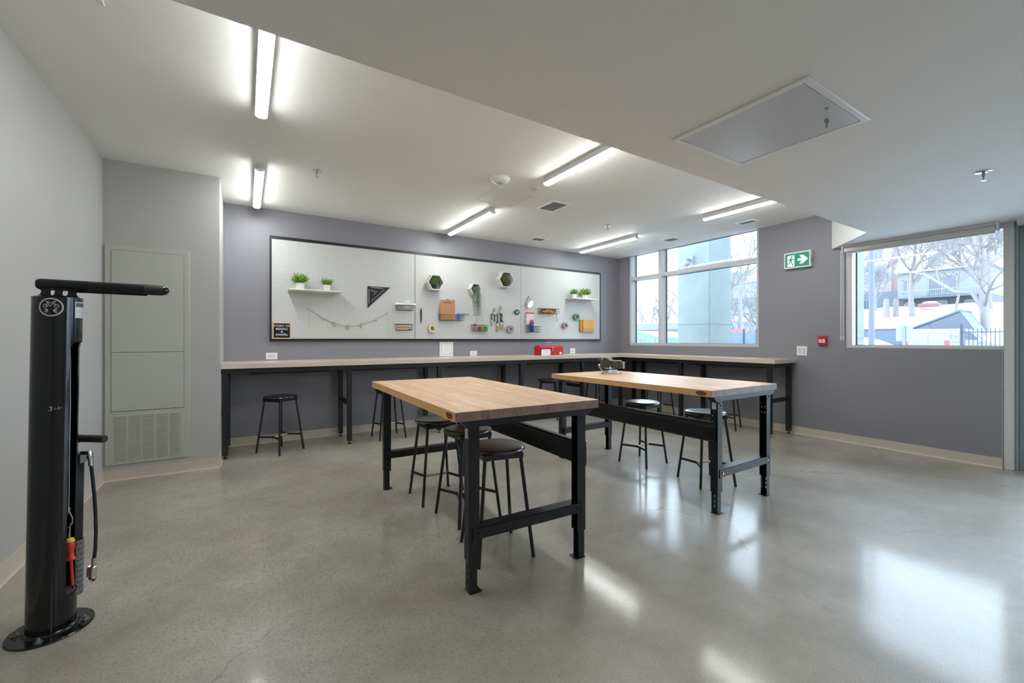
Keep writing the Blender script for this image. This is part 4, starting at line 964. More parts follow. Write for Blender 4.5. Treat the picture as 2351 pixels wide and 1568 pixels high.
# ================================================================== VISE
t = thing('bench_vise', 'grey steel bench vise on the far corner of the farther workbench', 'vise', (3.30, 3.27, .893), R_(-32)); t.scale = (1, 1, 1.18)
P('swivel_base', MB().lathe([(0, 0), (.088, 0), (.090, .006), (.070, .014), (.062, .030), (.055, .036), (0, .036)], 28).box(-.105, .105, -.02, .02, 0, .010), 'viselight', t, .001)
P('rear_body', MB().prism([(-.105, .040), (-.095, .036), (.03, .036), (.035, .060), (.035, .112), (-.02, .118), (-.055, .140), (-.125, .142), (-.128, .118), (-.110, .100), (-.122, .075)], 'y', -.040, .040), 'vise', t, .006)
P('anvil', MB().prism([(-.100, .1425), (-.095, .149), (-.010, .149), (.022, .116), (.022, .111), (-.030, .111), (-.050, .125)], 'y', -.036, .036), 'viselight', t, .002)
P('front_slide', MB().box(.037, .118, -.034, .034, .044, .098), 'vise', t, .005)
P('slide_plate', MB().box(-.03, .105, -.030, .030, .110, .118).box(.108, .114, -.034, .034, .05, .106), 'viselight', t, .001)
P('jaw_yoke', MB().box(.112, .136, -.032, -.026, .045, .106).box(.112, .136, .026, .032, .045, .106).box(.112, .140, -.032, .032, .098, .106), 'viselight', t, .001)
P('spindle', MB().cyl((.11, 0, .072), (.135, 0, .072), .013, n=14).cyl((-.12, 0, .075), (-.14, 0, .075), .012, .008, n=14), 'chrome', t)
P('handle_bar', MB().cyl((-.135, -.02, .066), (-.085, -.035, .008), .0055, n=10), 'chrome', t)
P('lock_handle', MB().cyl((-.075, -.052, .050), (.008, -.052, .050), .0045, n=10).cyl((-.02, -.058, .038), (-.02, -.040, .060), .006, n=10), 'chrome', t)
P('raised_arc', MB().tube([(-.020 + .038 * math.cos(q), -.0415, .058 + .042 * math.sin(q)) for q in [PI * k / 12 for k in range(13)]], .0035, 6), 'vise', t)
P('jaw_teeth', MB().box(-.118, -.112, -.042, -.038, .122, .143).box(-.104, -.098, -.042, -.038, .122, .143), 'viselight', t)

# ================================================================== TOOLBOX
t = thing('toolbox', 'red metal toolbox with a white label on the back worktop', 'toolbox', (4.245, 5.62, CT))
l, d, h1, h2 = .228, .095, .112, .158
P('box_body', box(-l, l, -d, d, 0, h1), 'redbox', t, .003)
P('lid', MB().prism([(-d - .002, h1 - .006), (d + .002, h1 - .006), (d + .002, h1 + .014), (d - .045, h2), (-d + .045, h2), (-d - .002, h1 + .014)], 'x', -l - .002, l + .002), 'redbox', t)
P('handle', MB().tube([(-.058, 0, h2), (-.060, 0, h2 + .028), (-.040, 0, h2 + .048), (.040, 0, h2 + .048), (.060, 0, h2 + .028), (.058, 0, h2)], [.004, .005, .007, .007, .005, .004], 8), 'steel', t)
P('handle_mount', MB().box(-.072, -.042, -.012, .012, h2, h2 + .008).box(.042, .072, -.012, .012, h2, h2 + .008), 'chrome', t, .001)
P('latch', MB().box(-.012, .022, -d - .010, -d - .002, h1 - .040, h1 + .020), 'chrome', t, .004); P('latch_slot', MB().box(-.001, .009, -d - .012, -d - .009, h1 - .030, h1 + .012), 'slot', t)
m = MB(); hx = [(-.218, .012), (-.205, .001), (-.055, .001), (-.040, .012), (-.040, .085), (-.055, .098), (-.205, .098), (-.218, .085)]; m.prism(hx, 'y', -d - .003, -d - .0005); lb_ = P('white_label', m, 'white', t)
m = MB(); text_mesh('SAFETY', .022, m, (-.129, -d - .0035, .076), (1, 0, 0), (0, 0, 1)); text_mesh('_ _ _ _ _', .02, m, (-.129, -d - .0035, .052), (1, 0, 0), (0, 0, 1)) if False else None
for z_ in (.022, .034, .046): m.box(-.195, -.065, -d - .0036, -d - .0030, z_, z_ + .002)
P('faint_print', m, 'ghost', lb_)
P('small_sticker', MB().box(.150, .192, -d - .003, -d - .0005, .014, .052), 'white', t)

# ================================================================== BIKE REPAIR STAND
SA = -0.5606
S0 = Vector((-.712, 2.617, 0))
t = thing('bike_repair_stand', 'tall glossy black bike repair stand bolted to the floor by the left wall', 'repair stand', S0, SA)
LEAN = .0205
def lean(m):
    m.v = [(x + LEAN * z, y, z) for x, y, z in m.v]; return m
bp_ = P('base_plate', MB().lathe([(0, 0), (.134, 0), (.136, .003), (.134, .008), (0, .008)], 56), 'glossblack', t)
for q, off in ((-150, .110), (-62, .108), (28, .108), (118, .108)):
    x, y = off * math.cos(R_(q)), off * math.sin(R_(q))
    P('anchor_bolt', MB().cyl((x, y, .008), (x, y, .011), .014, n=16).cyl((x, y, .011), (x, y, .020), .0095, n=6).cyl((x, y, .020), (x, y, .028), .005, n=10), 'steel', bp_)
P('weld_bead', MB().lathe([(.077, .008), (.088, .008), (.084, .014), (.077, .017)], 48), 'glossblack', bp_)
# post shell with a cut out opening
RP = .0775; ZT = 1.432; n = 96
def inopen(q, z):   # q degrees, local angle
    if not (.150 < z < 1.240): return False
    if not (-12 < q < 72): return False
    if z > 1.19:
        r = 1.240 - z; e = (0.05 - r)
        if e > 0:
            cut = 14 * (1 - math.sqrt(max(0, 1 - (e / .05) ** 2)))
            if q < -12 + cut or q > 72 - cut: return False
    return True
zs = [.008, .05, .10, .150] + [.15 + .08 * k for k in range(1, 13)] + [1.19, 1.20, 1.21, 1.22, 1.228, 1.234, 1.240, 1.30, 1.36, 1.42, ZT]
zs = sorted(set(round(z, 4) for z in zs))
m = MB(); vs = []; fs = []
for r_ in (RP, RP - .005):
    for z in zs:
        for k in range(n): q = 2 * PI * k / n; vs.append((r_ * math.cos(q), r_ * math.sin(q), z))
nz = len(zs); solid = set()
for i in range(nz - 1):
    for k in range(n):
        q = 360.0 * (k + .5) / n; q = q - 360 if q > 180 else q
        if not inopen(q, (zs[i] + zs[i + 1]) / 2): solid.add((i, k))
def vid(l, i, k): return l * nz * n + i * n + k % n
for (i, k) in solid:
    fs.append((vid(0, i, k), vid(0, i, k + 1), vid(0, i + 1, k + 1), vid(0, i + 1, k)))
    fs.append((vid(1, i, k), vid(1, i + 1, k), vid(1, i + 1, k + 1), vid(1, i, k + 1)))
    for (di, dk) in ((-1, 0), (1, 0), (0, -1), (0, 1)):
        if (i + di, (k + dk) % n) not in solid:
            if dk == 1: fs.append((vid(0, i, k + 1), vid(1, i, k + 1), vid(1, i + 1, k + 1), vid(0, i + 1, k + 1)))
            if dk == -1: fs.append((vid(0, i, k), vid(0, i + 1, k), vid(1, i + 1, k), vid(1, i, k)))
            if di == 1: fs.append((vid(0, i + 1, k), vid(0, i + 1, k + 1), vid(1, i + 1, k + 1), vid(1, i + 1, k)))
            if di == -1: fs.append((vid(0, i, k), vid(1, i, k), vid(1, i, k + 1), vid(0, i, k + 1)))
m._add(vs, fs)
post = P('post', lean(m), 'glossblack', t)
li = MB(); nq = 60; qs = [R_(76 + 268 * k / nq) for k in range(nq + 1)]
li._add([((RP - .0062) * math.cos(q), (RP - .0062) * math.sin(q), z) for z in (.150, 1.30) for q in qs], [(k + 1, k, k + nq + 1, k + nq + 2) for k in range(nq)])
P('inner_shade_liner', lean(li), 'shade_liner', post)  # matte black sheet added to keep the opening dark and free of reflections
P('top_cap', lean(MB().lathe([(0, ZT - .004), (RP + .001, ZT - .004), (RP + .001, ZT), (RP - .01, ZT + .004), (0, ZT + .004)], 56)), 'glossblack', t)
P('tool_tray', lean(MB().lathe([(0, .143), (RP - .005, .143), (RP - .005, .149), (0, .149)], 48)), 'steel', t)
# emblem decal on the post, wrapped around the cylinder
FA = R_(-58)
def cylmap(rr, a0): return lambda u, v: (rr * math.cos(a0 + u / rr) + LEAN * v, rr * math.sin(a0 + u / rr), v)
def cm(dz, rr=RP + .0007, a0=FA, lift=0):
    f = cylmap(rr + lift, a0); return lambda u, v: f(u, v + dz)
m = MB(); A = Art(m, cm(1.387)); R1 = .0385
def ringarc(A, cx, cy, r0, r1, n=48): A.ring(cx, cy, r0, r1, n)
A.ring(0, 0, R1, R1 - .0055, 60)
by = .006
for cx_ in (-.0165, .0165): A.ring(cx_, by - .001, .0078, .0058, 26)
A.line([(-.0165, by - .001), (-.009, by + .012), (.0085, by + .013), (.0165, by - .001)], .0022)
A.line([(-.0105, by + .015), (-.002, by - .002), (.0085, by + .012)], .0022); A.line([(-.0165, by - .001), (-.002, by - .002)], .0018)
A.line([(-.015, by + .0165), (-.006, by + .0165)], .003); A.line([(.0085, by + .013), (.0075, by + .018), (.013, by + .0185), (.0135, by + .0155)], .0022)
wy_ = -.0145
A.line([(-.011, wy_), (.011, wy_)], .006)
for s in (-1, 1):
    pts = []
    A.quadstrip([(s * (.0155 + .0078 * math.cos(q)), wy_ + .0078 * math.sin(q)) for q in [R_(55 + 250 * k / 16) for k in range(17)]], [(s * (.0165 + .0036 * math.cos(q)), wy_ + .0036 * math.sin(q)) for q in [R_(55 + 250 * k / 16) for k in range(17)]])
P('emblem', m, 'decal', post)
m = MB(); A = Art(m, cm(1.375, a0=R_(20)))
for (u0, u1, v0, v1) in ((-.030, .030, -.030, .040),):
    k = 10; A.quadstrip([(u0 + (u1 - u0) * i / k, v0) for i in range(k + 1)], [(u0 + (u1 - u0) * i / k, v1) for i in range(k + 1)])
P('instruction_sticker', m, 'label', post)
m = MB(); A = Art(m, cm(1.375, a0=R_(20), lift=.0004)); k = 8
A.quadstrip([(-.027 + .054 * i / k, .018) for i in range(k + 1)], [(-.027 + .054 * i / k, .036) for i in range(k + 1)])
A.ring(-.018, -.002, .005, .0042, 16); A.ring(-.002, -.006, .005, .0042, 16)
for r_ in range(9): A.line([(.010, .012 - r_ * .0035), (.026, .012 - r_ * .0035)], .0014)
A.line([(.008, -.026), (.026, -.026)], .003)
P('sticker_print', m, 'roofdark', post)
m = MB(); A = Art(m, cm(.962, a0=R_(-60)))
A.line([(.004, .007), (.010, .009), (.013, .004), (.008, .001), (.013, -.003), (.010, -.008), (.003, -.007)], .0022); A.line([(.022, .004), (.020, -.003), (.027, -.002)], .0014); A.line([(.034, .005), (.030, .003), (.034, -.002), (.030, -.005)], .0016); A.line([(.038, .003), (.042, .003)], .0014)
P('scratched_marks', m, 'ghost', post)
# top bracket and arm
AX = R_(37)   # arm heading in local frame (world heading about +5 deg)
m = MB(); lx = LEAN * ZT
pl = lambda u, z, y: (lx + u * math.cos(AX) - y * math.sin(AX), u * math.sin(AX) + y * math.cos(AX), z)
def plateA(mb, pts, y0, y1):
    k = len(pts); mb._add([pl(u, z, y0) for u, z in pts] + [pl(u, z, y1) for u, z in pts], [tuple(range(k))[::-1], tuple(range(k, 2 * k))] + [(i, (i + 1) % k, (i + 1) % k + k, i + k) for i in range(k)])
ZA = 1.488
for sd in (-.018, .014):
    for (u0, u1) in ((-.046, -.026), (-.006, .010), (.034, .054)):
        plateA(m, [(u0 - .012, ZT + .003), (u1 + .012, ZT + .003), (u1 + .002, ZT + .014), (u1, ZT + .026), (u1 + .012, ZT + .044), (u0 - .012, ZT + .044), (u0, ZT + .026), (u0 - .002, ZT + .014)], sd, sd + .004)
    plateA(m, [(-.052, ZT + .032), (.062, ZT + .032), (.074, ZT + .044), (-.062, ZT + .044)], sd, sd + .004); plateA(m, [(-.060, ZT + .003), (.066, ZT + .003), (.062, ZT + .009), (-.054, ZT + .009)], sd, sd + .004)
P('arm_bracket', m, 'glossblack', t)
a0 = Vector(pl(-.066, ZA, 0)); a1 = Vector(pl(.295, ZA, 0)); d_ = (a1 - a0).normalized()
def along(s): return tuple(a0 + d_ * s)
arm = P('arm', MB().tube([along(0), along(.002), along(.008), along(.018), along(.347)], [.010, .017, .0215, .0235, .0235], 28), 'blackmetal', t)
P('arm_sleeve', MB().tube([along(.347), along(.3475), along(.414), along(.417)], [.0235, .0248, .0248, .0235], 28), 'rubber', arm)
P('arm_knob', MB().tube([along(.413), along(.420), along(.431), along(.438), along(.443)], [.0235, .0230, .0195, .012, .002], 28), 'glossblack', arm)
P('arm_lower_rib', MB().tube([tuple(Vector(along(.10)) - Vector((0, 0, .026))), tuple(Vector(along(.36)) - Vector((0, 0, .026)))], .004, 8), 'glossblack', arm)
# pump on the back of the post
px_, py_ = -.016, .105
P('pump_barrel', lean(MB().prism([(px_ - .030, py_ - .018), (px_ - .024, py_ - .024), (px_ + .018, py_ - .024), (px_ + .024, py_ - .018), (px_ + .024, py_ + .018), (px_ - .030, py_ + .018)], 'z', .20, .728)), 'glossblack', t, .003)
P('pump_bracket', lean(MB().box(px_ - .035, px_ + .034, py_ - .024, py_ + .022, .728, .736).box(px_ + .030, px_ + .042, py_ - .022, py_ + .02, .690, .730).box(px_ + .02, .062, .086, .094, .728, .736)), 'steel', t, .001)
P('pump_rod', MB().cyl((px_ - .018, py_, .73), (px_ - .018, py_, .80), .006, n=12), 'chrome', t)
gr_ = P('pump_grip', MB().tube([(-.015, py_ - .004, .800), (.010, py_ - .005, .800), (.022, py_ - .006, .800), (.025, py_ - .006, .801), (.150, py_ - .022, .802), (.153, py_ - .022, .802)], [.0165, .0185, .0185, .0165, .0165, .0145], 24), 'rubber', t)
m = MB(); n_ = 24; r_ = .029; rows = 26
ctr = (px_ + .002, py_ + .004)
m.lathe([(r_, .085), (r_, .335), (r_ - .002, .335), (r_ - .002, .085)], 36, (ctr[0], ctr[1], 0))
sl_ = P('perforated_sleeve', lean(m), 'perf', t)
m = MB(); rr_ = r_ + .0006
for i in range(10):
    for j in range(14):
        q = R_(j * 26 + (13 if i % 2 else 0)); z = .095 + i * .025; c = (ctr[0] + rr_ * math.cos(q), ctr[1] + rr_ * math.sin(q)); tv = (-math.sin(q), math.cos(q))
        pts = [(c[0] + tv[0] * .0034 * math.cos(w_), c[1] + tv[1] * .0034 * math.cos(w_), z + .0034 * math.sin(w_)) for w_ in [2 * PI * k / 8 for k in range(8)]]; m._add(pts, [tuple(range(8))])
P('sleeve_holes', lean(m), 'slot', sl_)
hs = [(.070, .090, .738), (.078, .090, .722), (.083, .090, .690), (.091, .090, .62), (.099, .090, .54), (.104, .090, .46), (.106, .090, .38), (.103, .090, .30), (.097, .090, .255)]
ho = P('hose', MB().tube(hs[2:], .0068, 12), 'rubber', t)
P('hose_fitting', MB().tube([(.040, .090, .738), (.078, .090, .738), (.079, .090, .722), (.0805, .090, .712), (.083, .090, .68)], [.008, .011, .011, .008, .0095], 12).cyl((.0785, .090, .722), (.079, .090, .714), .0125, n=6), 'chrome', ho)
P('hose_nozzle', MB().tube([(.0975, .090, .262), (.096, .090, .225), (.0955, .090, .222), (.092, .090, .176), (.090, .090, .170)], [.0085, .0085, .0135, .0125, .0155], 16).tube([(.090, .090, .172), (.103, .080, .166)], [.012, .010], 12).tube([(.082, .084, .225), (.077, .084, .215), (.075, .084, .178)], .005, 8), 'chrome', ho)
P('nozzle_mouth', MB().cyl((.103, .080, .166), (.1037, .0795, .1657), .0055, n=12), 'slot', ho)
# cables hanging inside the post
m = MB()
for (x0, y0, x1, y1, zz) in ((.020, .02, .026, .02, .505), (.026, .03, .036, .028, .50), (.034, -.004, .030, .008, .56)):
    m.tube([(x0, y0, 1.22), (x0 + .006, y0, .95), (x0 + .006, y0, .75), (x1, y1, .60), (x1, y1, zz)], .0022, 6)
m.tube([(.036, .028, .50), (.052, .03, .465), (.050, .03, .44), (.036, .028, .425)], .0026, 6)
P('tool_cable', lean(m), 'cable', t)
P('cable_clamp', lean(MB().box(.030, .042, .020, .030, .490, .515)), 'chrome', t)
P('chain_links', lean(MB().tube([(.026 + .006 * math.cos(q), .012, .40 + .020 * math.sin(q)) for q in [2 * PI * k / 14 for k in range(15)]], .0020, 6).tube([(.030 + .006 * math.cos(q), .016, .445 + .020 * math.sin(q)) for q in [2 * PI * k / 14 for k in range(15)]], .0020, 6).box(.018, .034, .004, .012, .385, .410)), 'chrome', t)
def screwdriver(p_top, p_bot, label, hl):
    tt = thing('screwdriver', label, 'screwdriver', S0, SA); a = Vector(p_top); b = Vector(p_bot); d = (b - a).normalized()
    def at(s): return tuple(a + d * s)
    L = (b - a).length
    P('handle', MB().tube([at(.002), at(.012), at(hl * .35), at(hl * .62), at(hl * .85), at(hl * .93), at(hl)], [.012, .0165, .0165, .011, .0125, .017, .010], 20), 'red', tt)
    P('handle_ring', MB().tube([at(-.003), at(.0), at(.010), at(.012)], [.010, .0145, .0168, .0165], 20), 'yellow', tt)
    P('insulated_shaft', MB().tube([at(hl), at(L - .016)], .0058, 12), 'red', tt); P('tip', MB().tube([at(L - .018), at(L)], [.0035, .003], 8), 'blackmetal', tt)
    P('hanging_cable', MB().tube([at(-.002), at(-.02), (a.x + .004, a.y, a.z + .07)], [.004, .003, .002], 6), 'cable', tt)
screwdriver((.006, .020, .340), (.018, .024, .150), 'red and yellow screwdriver in the bike stand opening, front one', .100)
screwdriver((.034, .044, .368), (.052, .040, .150), 'red and yellow screwdriver in the bike stand opening, one behind', .095)

# ================================================================== OUTSIDE
def snow_h(x, y):
    h = -.25
    if y < x * .38 + 4:
        s = min(1, max(0, (x - 57) / 13.0)); s = s * s * (3 - 2 * s); r = max(0, min(1, (x * .265 - y) / 4.0 + .0)); peak = 4.6 - 2.6 * (r if x < 74 else 0)
        h += s * peak; s2 = min(1, max(0, (x - 74) / 30.0)); h += s2 * 3.0
        h += .35 * math.sin(x * .31 + y * .7) * s
    return h
m = MB(); nx, ny = 56, 70; vs = []; fs = []
xs_ = [6.55 + (x_ / nx) ** 1.4 * 170 for x_ in range(nx + 1)]; ys_ = [-30 + 150 * k / ny for k in range(ny + 1)]
for x in xs_:
    for y in ys_: vs.append((x, y, snow_h(x, y)))
for i in range(nx):
    for j in range(ny): a_ = i * (ny + 1) + j; fs.append((a_, a_ + ny + 1, a_ + ny + 2, a_ + 1))
m._add(vs, fs); struct_o = P('snowy_ground', m, 'snow', kind='structure', smooth=1.2)
# concrete columns just outside
t = thing('concrete_column', 'thick raw concrete column outside the large window', 'column', (8.58, 5.70, -.2)); P('shaft', MB().box(-.38, .42, -.38, .38, 0, 6.2), 'concrete', t, .012)
P('pour_joint', MB().box(-.384, .424, -.384, .384, 1.78, 1.79), 'roofdark', t)
t = thing('concrete_column', 'pale concrete column edge outside the left side of the street window', 'column', (8.6, 3.33, -.2)); P('shaft', MB().box(-.38, .40, -.37, .38, 0, 6.2), 'concrete', t, .012)
P('pour_joint', MB().box(-.384, .404, -.374, .384, 1.48, 1.488), 'roofdark', t)
t = thing('security_camera', 'white dome security camera on the concrete column outside', 'camera', (8.20, 5.74, 2.95))
P('mount', MB().box(-.03, 0, -.06, .06, -.10, .12).tube([(-.03, 0, .02), (-.10, 0, .05), (-.17, .02, .03), (-.17, .02, -.01)], .025, 10), 'siding', t, .004)
P('dome_housing', MB().lathe([(0, -.10), (.045, -.10), (.075, -.07), (.080, -.02), (.060, .02), (0, .03)], 24, (-.17, .02, -.02)), 'siding', t); P('dome_lens', MB().lathe([(0, -.045), (.025, -.038), (.038, -.015), (.04, 0), (0, 0)], 20, (-.17, .02, -.115)), 'vanglass', t)
t = thing('lamp_post', 'tall grey street pole seen through the street window', 'pole', (18, 5.72, -.25)); P('pole', MB().cyl((0, 0, 0), (0, 0, 9), .085, .07, n=16), 'pole', t); P('base_flange', MB().cyl((0, 0, 0), (0, 0, .06), .18, n=16), 'pole', t)
t = thing('street_sign', 'square pale sign plate on a post in front of the white van', 'sign', (22, 5.97, -.25)); P('post', MB().box(-.02, .02, -.045, .045, 0, 2.05), 'lilac', t); P('plate', box(.03, .045, -.25, .25, 1.45, 2.08), 'signback', t, .01)
# van (faces -Y, parked side-on)
t = thing('white_van', 'white delivery van parked outside the street window', 'van', (52, 10.9, -.25))
L2 = 2.75
m = MB(); m.prism([(L2, .45), (L2, 1.9), (L2 - .15, 2.36), (L2 - .5, 2.46), (-.9, 2.44), (-1.35, 2.25), (-1.95, 1.50), (-2.55, 1.32), (-L2, 1.15), (-L2, .45)], 'x', -1.0, 1.0); P('body', m, 'van', t, .06)
P('side_window', MB().prism([(-.98, 1.52), (-.98, 2.10), (-1.28, 2.12), (-1.78, 1.52)], 'x', -1.02, -.98), 'vanglass', t); P('windscreen', MB().prism([(-1.38, 2.2), (-1.44, 2.2), (-1.98, 1.56), (-1.90, 1.5)], 'x', -.85, .85), 'vanglass', t)
P('wing_mirror', MB().box(-1.28, -1.05, -1.92, -1.72, 1.25, 1.60), 'van', t, .04)
P('tail_light', MB().box(-1.02, -.9, L2 - .08, L2 + .02, 1.05, 1.50), 'vanred', t); P('fuel_flap', MB().box(-1.03, -.98, -.02, .28, .95, 1.45), 'vanred', t)
P('door_seam', MB().box(-1.012, -1.0, 1.30, 1.325, .6, 2.2).box(-1.012, -1.0, -.65, -.625, .6, 2.2).box(-1.02, -1.0, -.62, 0, 1.30, 1.34), 'lilac', t)
m = MB(); A = Art(m, lambda u, v: (-1.015, -.18 - u, v)); A.quadstrip([(.13 * math.cos(q), 1.78 + .2 * math.sin(q)) for q in [R_(90 + k * 18) for k in range(11)]], [(.05 * math.cos(q), 1.78 + .12 * math.sin(q)) for q in [R_(90 + k * 18) for k in range(11)]]); A.line([(.12, 1.78), (.38, 1.78)], .07); P('door_logo', m, 'vanteal', t)
for y in (-1.75, 1.75):
    w_ = P('wheel', MB().cyl((-1.0, y, .36), (-.78, y, .36), .36, n=24), 'tyre', t); P('hub_cap', MB().cyl((-1.01, y, .36), (-.99, y, .36), .2, n=16), 'lilac', w_)
# iron fence, wall, sloped enclosure
t = thing('iron_fence', 'black iron railing fence at the right of the street window', 'fence', (46, 6.8, -.25)); m = MB()
for k in range(19): m.box(-.03, .03, -1.8 + k * .22, -1.76 + k * .22, .2, 2.35)
P('bars', m, 'iron', t); P('rail', MB().box(-.04, .04, -1.9, 2.3, 2.05, 2.12), 'iron', t); P('rail', MB().box(-.04, .04, -1.9, 2.3, .6, .67), 'iron', t); P('post', MB().box(-.08, .08, 2.25, 2.41, 0, 2.7), 'iron', t)
t = thing('iron_gate_post', 'taller black gate post with bars at the right edge of the street window', 'gate', (50, 7.2, -.25)); P('post', MB().box(-.08, .08, -.08, .08, 0, 5.1), 'iron', t); P('bars', MB().box(-.03, .03, -1.5, 0, 4.3, 4.4).box(-.03, .03, -1.5, 0, 4.7, 4.8), 'iron', t)
t = thing('block_wall', 'low blue grey slatted wall behind the sign', 'wall', (54, 17.2, -.25)); P('wall_face', MB().box(0, .3, -3.2, 3.0, 0, 2.5), 'bluecont', t); P('coping', MB().box(-.05, .35, -3.2, 3.0, 2.5, 2.62), 'roofdark', t)
t = thing('sloped_enclosure', 'dark enclosure with a long sloping roof behind the van', 'shed', (59, 12.4, -.25))
P('enclosure_wall', MB().prism([(4.0, 0), (4.0, 2.1), (-.6, 4.25), (-1.6, 2.4), (-1.8, 0)], 'x', 0, 4), 'bluecont', t); P('door_panel', MB().prism([(1.2, 2.2), (1.6, 3.15), (-.55, 4.15), (-1.5, 2.3)], 'x', -.12, -.02), 'roofdark', t); P('roof_edge', MB().prism([(4.1, 2.1), (4.1, 2.25), (-.6, 4.45), (-.6, 4.25)], 'x', -.15, 4.1), 'roofdark', t)
# snow bank in front
m = MB(); nb = 12; vs = []; fs = []
for i in range(nb + 1):
    for j in range(nb + 1): u = i / nb; v = j / nb; vs.append((44 + 4 * u, 12 + 7 * v, -.25 + 1.75 * math.sin(PI * u) * math.sin(PI * v) ** .7))
for i in range(nb):
    for j in range(nb): a_ = i * (nb + 1) + j; fs.append((a_, a_ + nb + 1, a_ + nb + 2, a_ + 1))
m._add(vs, fs); tag(P('snow_bank', m, 'snow', smooth=1.2), 'low snow bank beside the grey pole', 'snow bank')
# houses
def win_out(par, x, y0, y1, z0, z1, name='window', cross=True):
    f = P(name, MB().box(x - .12, x, y0, y0 + .12, z0, z1).box(x - .12, x, y1 - .12, y1, z0, z1).box(x - .12, x, y0, y1, z0, z0 + .12).box(x - .12, x, y0, y1, z1 - .12, z1).box(x - .1, x, (y0 + y1) / 2 - .05, (y0 + y1) / 2 + .05, z0, z1), 'outframe', par)
    P('pane', MB().box(x - .06, x - .02, y0 + .1, y1 - .1, z0 + .1, z1 - .1), 'outpane', f)
t = thing('white_house', 'white sided house with a snowy roof and balcony up the slope', 'house', (104, 23.5, 6.6))
P('upper_wall', box(0, 9, -6.2, 5.6, 2.4, 7.0), 'siding', t); P('lower_wall', box(.6, 9, -6.2, 5.6, -1.5, 2.4), 'darksiding', t)
P('roof', MB().prism([(-.6, 7.0), (-.6, 7.4), (3.2, 11.4), (9, 11.4), (9, 7.0)], 'y', -6.6, 6.0), 'snow', t)
P('dormer', MB().prism([(-.7, 7.3), (-.7, 8.9), (0.4, 9.8), (1.6, 8.9), (1.6, 7.3)], 'y', -.2, .5) if False else MB().prism([(-.6, 7.4), (1.4, 7.4), (1.4, 9.4), (.4, 10.1), (-.6, 9.4)], 'x', -.4, 3.0), 'siding', t)
win_out(t, -.42, -.2, 1.0, 7.7, 9.2); win_out(t, 0, -2.3, 1.4, 2.7, 6.0, 'patio_door'); win_out(t, 0, 3.4, 4.9, 3.2, 5.8); win_out(t, .6, -1.0, 1.0, -.9, 1.7); win_out(t, .6, -4.6, -3.0, -.6, 1.6); win_out(t, .6, 3.2, 4.8, -.9, 1.6)
m = MB().box(-1.6, 0, -6.2, 4.8, 2.1, 2.35); P('balcony_deck', m, 'roofdark', t); m = MB()
for k in range(46): m.box(-1.6, -1.55, -6.2 + k * .24, -6.16 + k * .24, 2.35, 3.5)
P('balcony_railing', m.box(-1.62, -1.53, -6.2, 4.8, 3.5, 3.6), 'outframe', t)
t = thing('brick_house', 'red brick apartment house at the left of the street window', 'house', (112, 36.5, 6.2))
P('brick_wall', box(0, 12, -4.2, 6, 4.2, 16.5), 'brick', t); P('lower_wall', box(-1, 10, -6.5, 6, -1.5, 4.9), 'lilac', t); P('roof', box(-.6, 12.4, -4.8, 6.4, 16.5, 17.2), 'snow', t)
for (y, z) in ((-2.6, 7.2), (-2.8, 11.5), (1.2, 7.2), (1.2, 11.5)): win_out(t, 0, y, y + 1.5, z, z + 2.4)
win_out(t, -1, -1.6, .8, -.4, 3.4)
t = thing('brick_block', 'long red brick apartment block across the top of the street window', 'building', (146, 30, 8)); P('brick_wall', box(0, 12, -20, 12, 0, 19), 'brick', t); P('roof', box(-1, 13, -21, 13, 19, 20.3), 'lilac', t)
for k in range(7): win_out(t, 0, -16 + k * 4.1, -13.2 + k * 4.1, 12.5, 15.5)
P('white_panel', MB().box(-.3, 0, -18, -6, 8.5, 12), 'siding', t)
# parked car on the slope
t = thing('snow_covered_car', 'red car buried in snow beside the white house', 'car', (92, 21.9, 6.3)); t.scale = (.7, .62, .7); P('body', MB().prism([(-2, .3), (2, .3), (2.1, .9), (1.2, 1.1), (-1.6, 1.1), (-2.1, .9)], 'x', -.9, .9), 'pink', t, .1); P('snow_cover', MB().prism([(-1.7, 1.0), (1.3, 1.0), (.8, 1.4), (0, 1.55), (-1.1, 1.45)], 'x', -.95, .95), 'snow', t, .15)
# through the large window
t = thing('brick_garage', 'low orange brick building with a lilac roof band beyond the large window', 'building', (34, 30, -.25)); P('brick_wall', box(0, 8, -9.5, 8, 0, 2.45), 'orangebrick', t); P('roof_band', box(-.4, 8, -10, 8.4, 2.45, 3.1), 'lilac', t, .02); P('snow_cap', box(-.3, 8, -9.8, 8.3, 3.1, 3.2), 'snow', t)
t = thing('green_tarp_tent', 'green tarpaulin shelter with white letters at the bottom left of the large window', 'tent', (17.5, 16.0, -.25)); P('canopy', MB().prism([(-2.0, 0), (-2.0, 1.62), (-.4, 1.98), (1.9, 1.95), (2.6, 0)], 'x', 0, 3.0), 'tarp', t)
m = MB(); text_mesh('NG', .42, m, (-.02, -.75, 1.42), (0, -1, 0), (0, 0, 1)); text_mesh('R', .42, m, (-.02, -1.62, 1.42), (0, -1, 0), (0, 0, 1)); P('white_lettering', m, 'outframe', t)
t = thing('shipping_container', 'blue grey site container left of the concrete column', 'container', (23, 18.0, -.25)); P('container_body', box(0, 3, -1.0, 1.1, 0, 1.85), 'bluecont', t, .02); P('corner_post', MB().box(-.04, .04, -1.04, -.94, 0, 1.88), 'roofdark', t)
t = thing('site_fence', 'blue sheeted site fence right of the concrete column', 'fence', (20, 10.9, -.25)); m = MB(); m.box(0, .05, -.3, 1.0, 0, 1.85); P('fence_sheet', m, 'bluecont', t)
P('fence_sheet', box(.01, .06, -1.4, -.3, 0, 1.88), 'signback', t); m = MB()
for y in (-1.4, -.3, .3, 1.0): m.cyl((-.03, y, 0), (-.03, y, 2.0), .03, n=8)
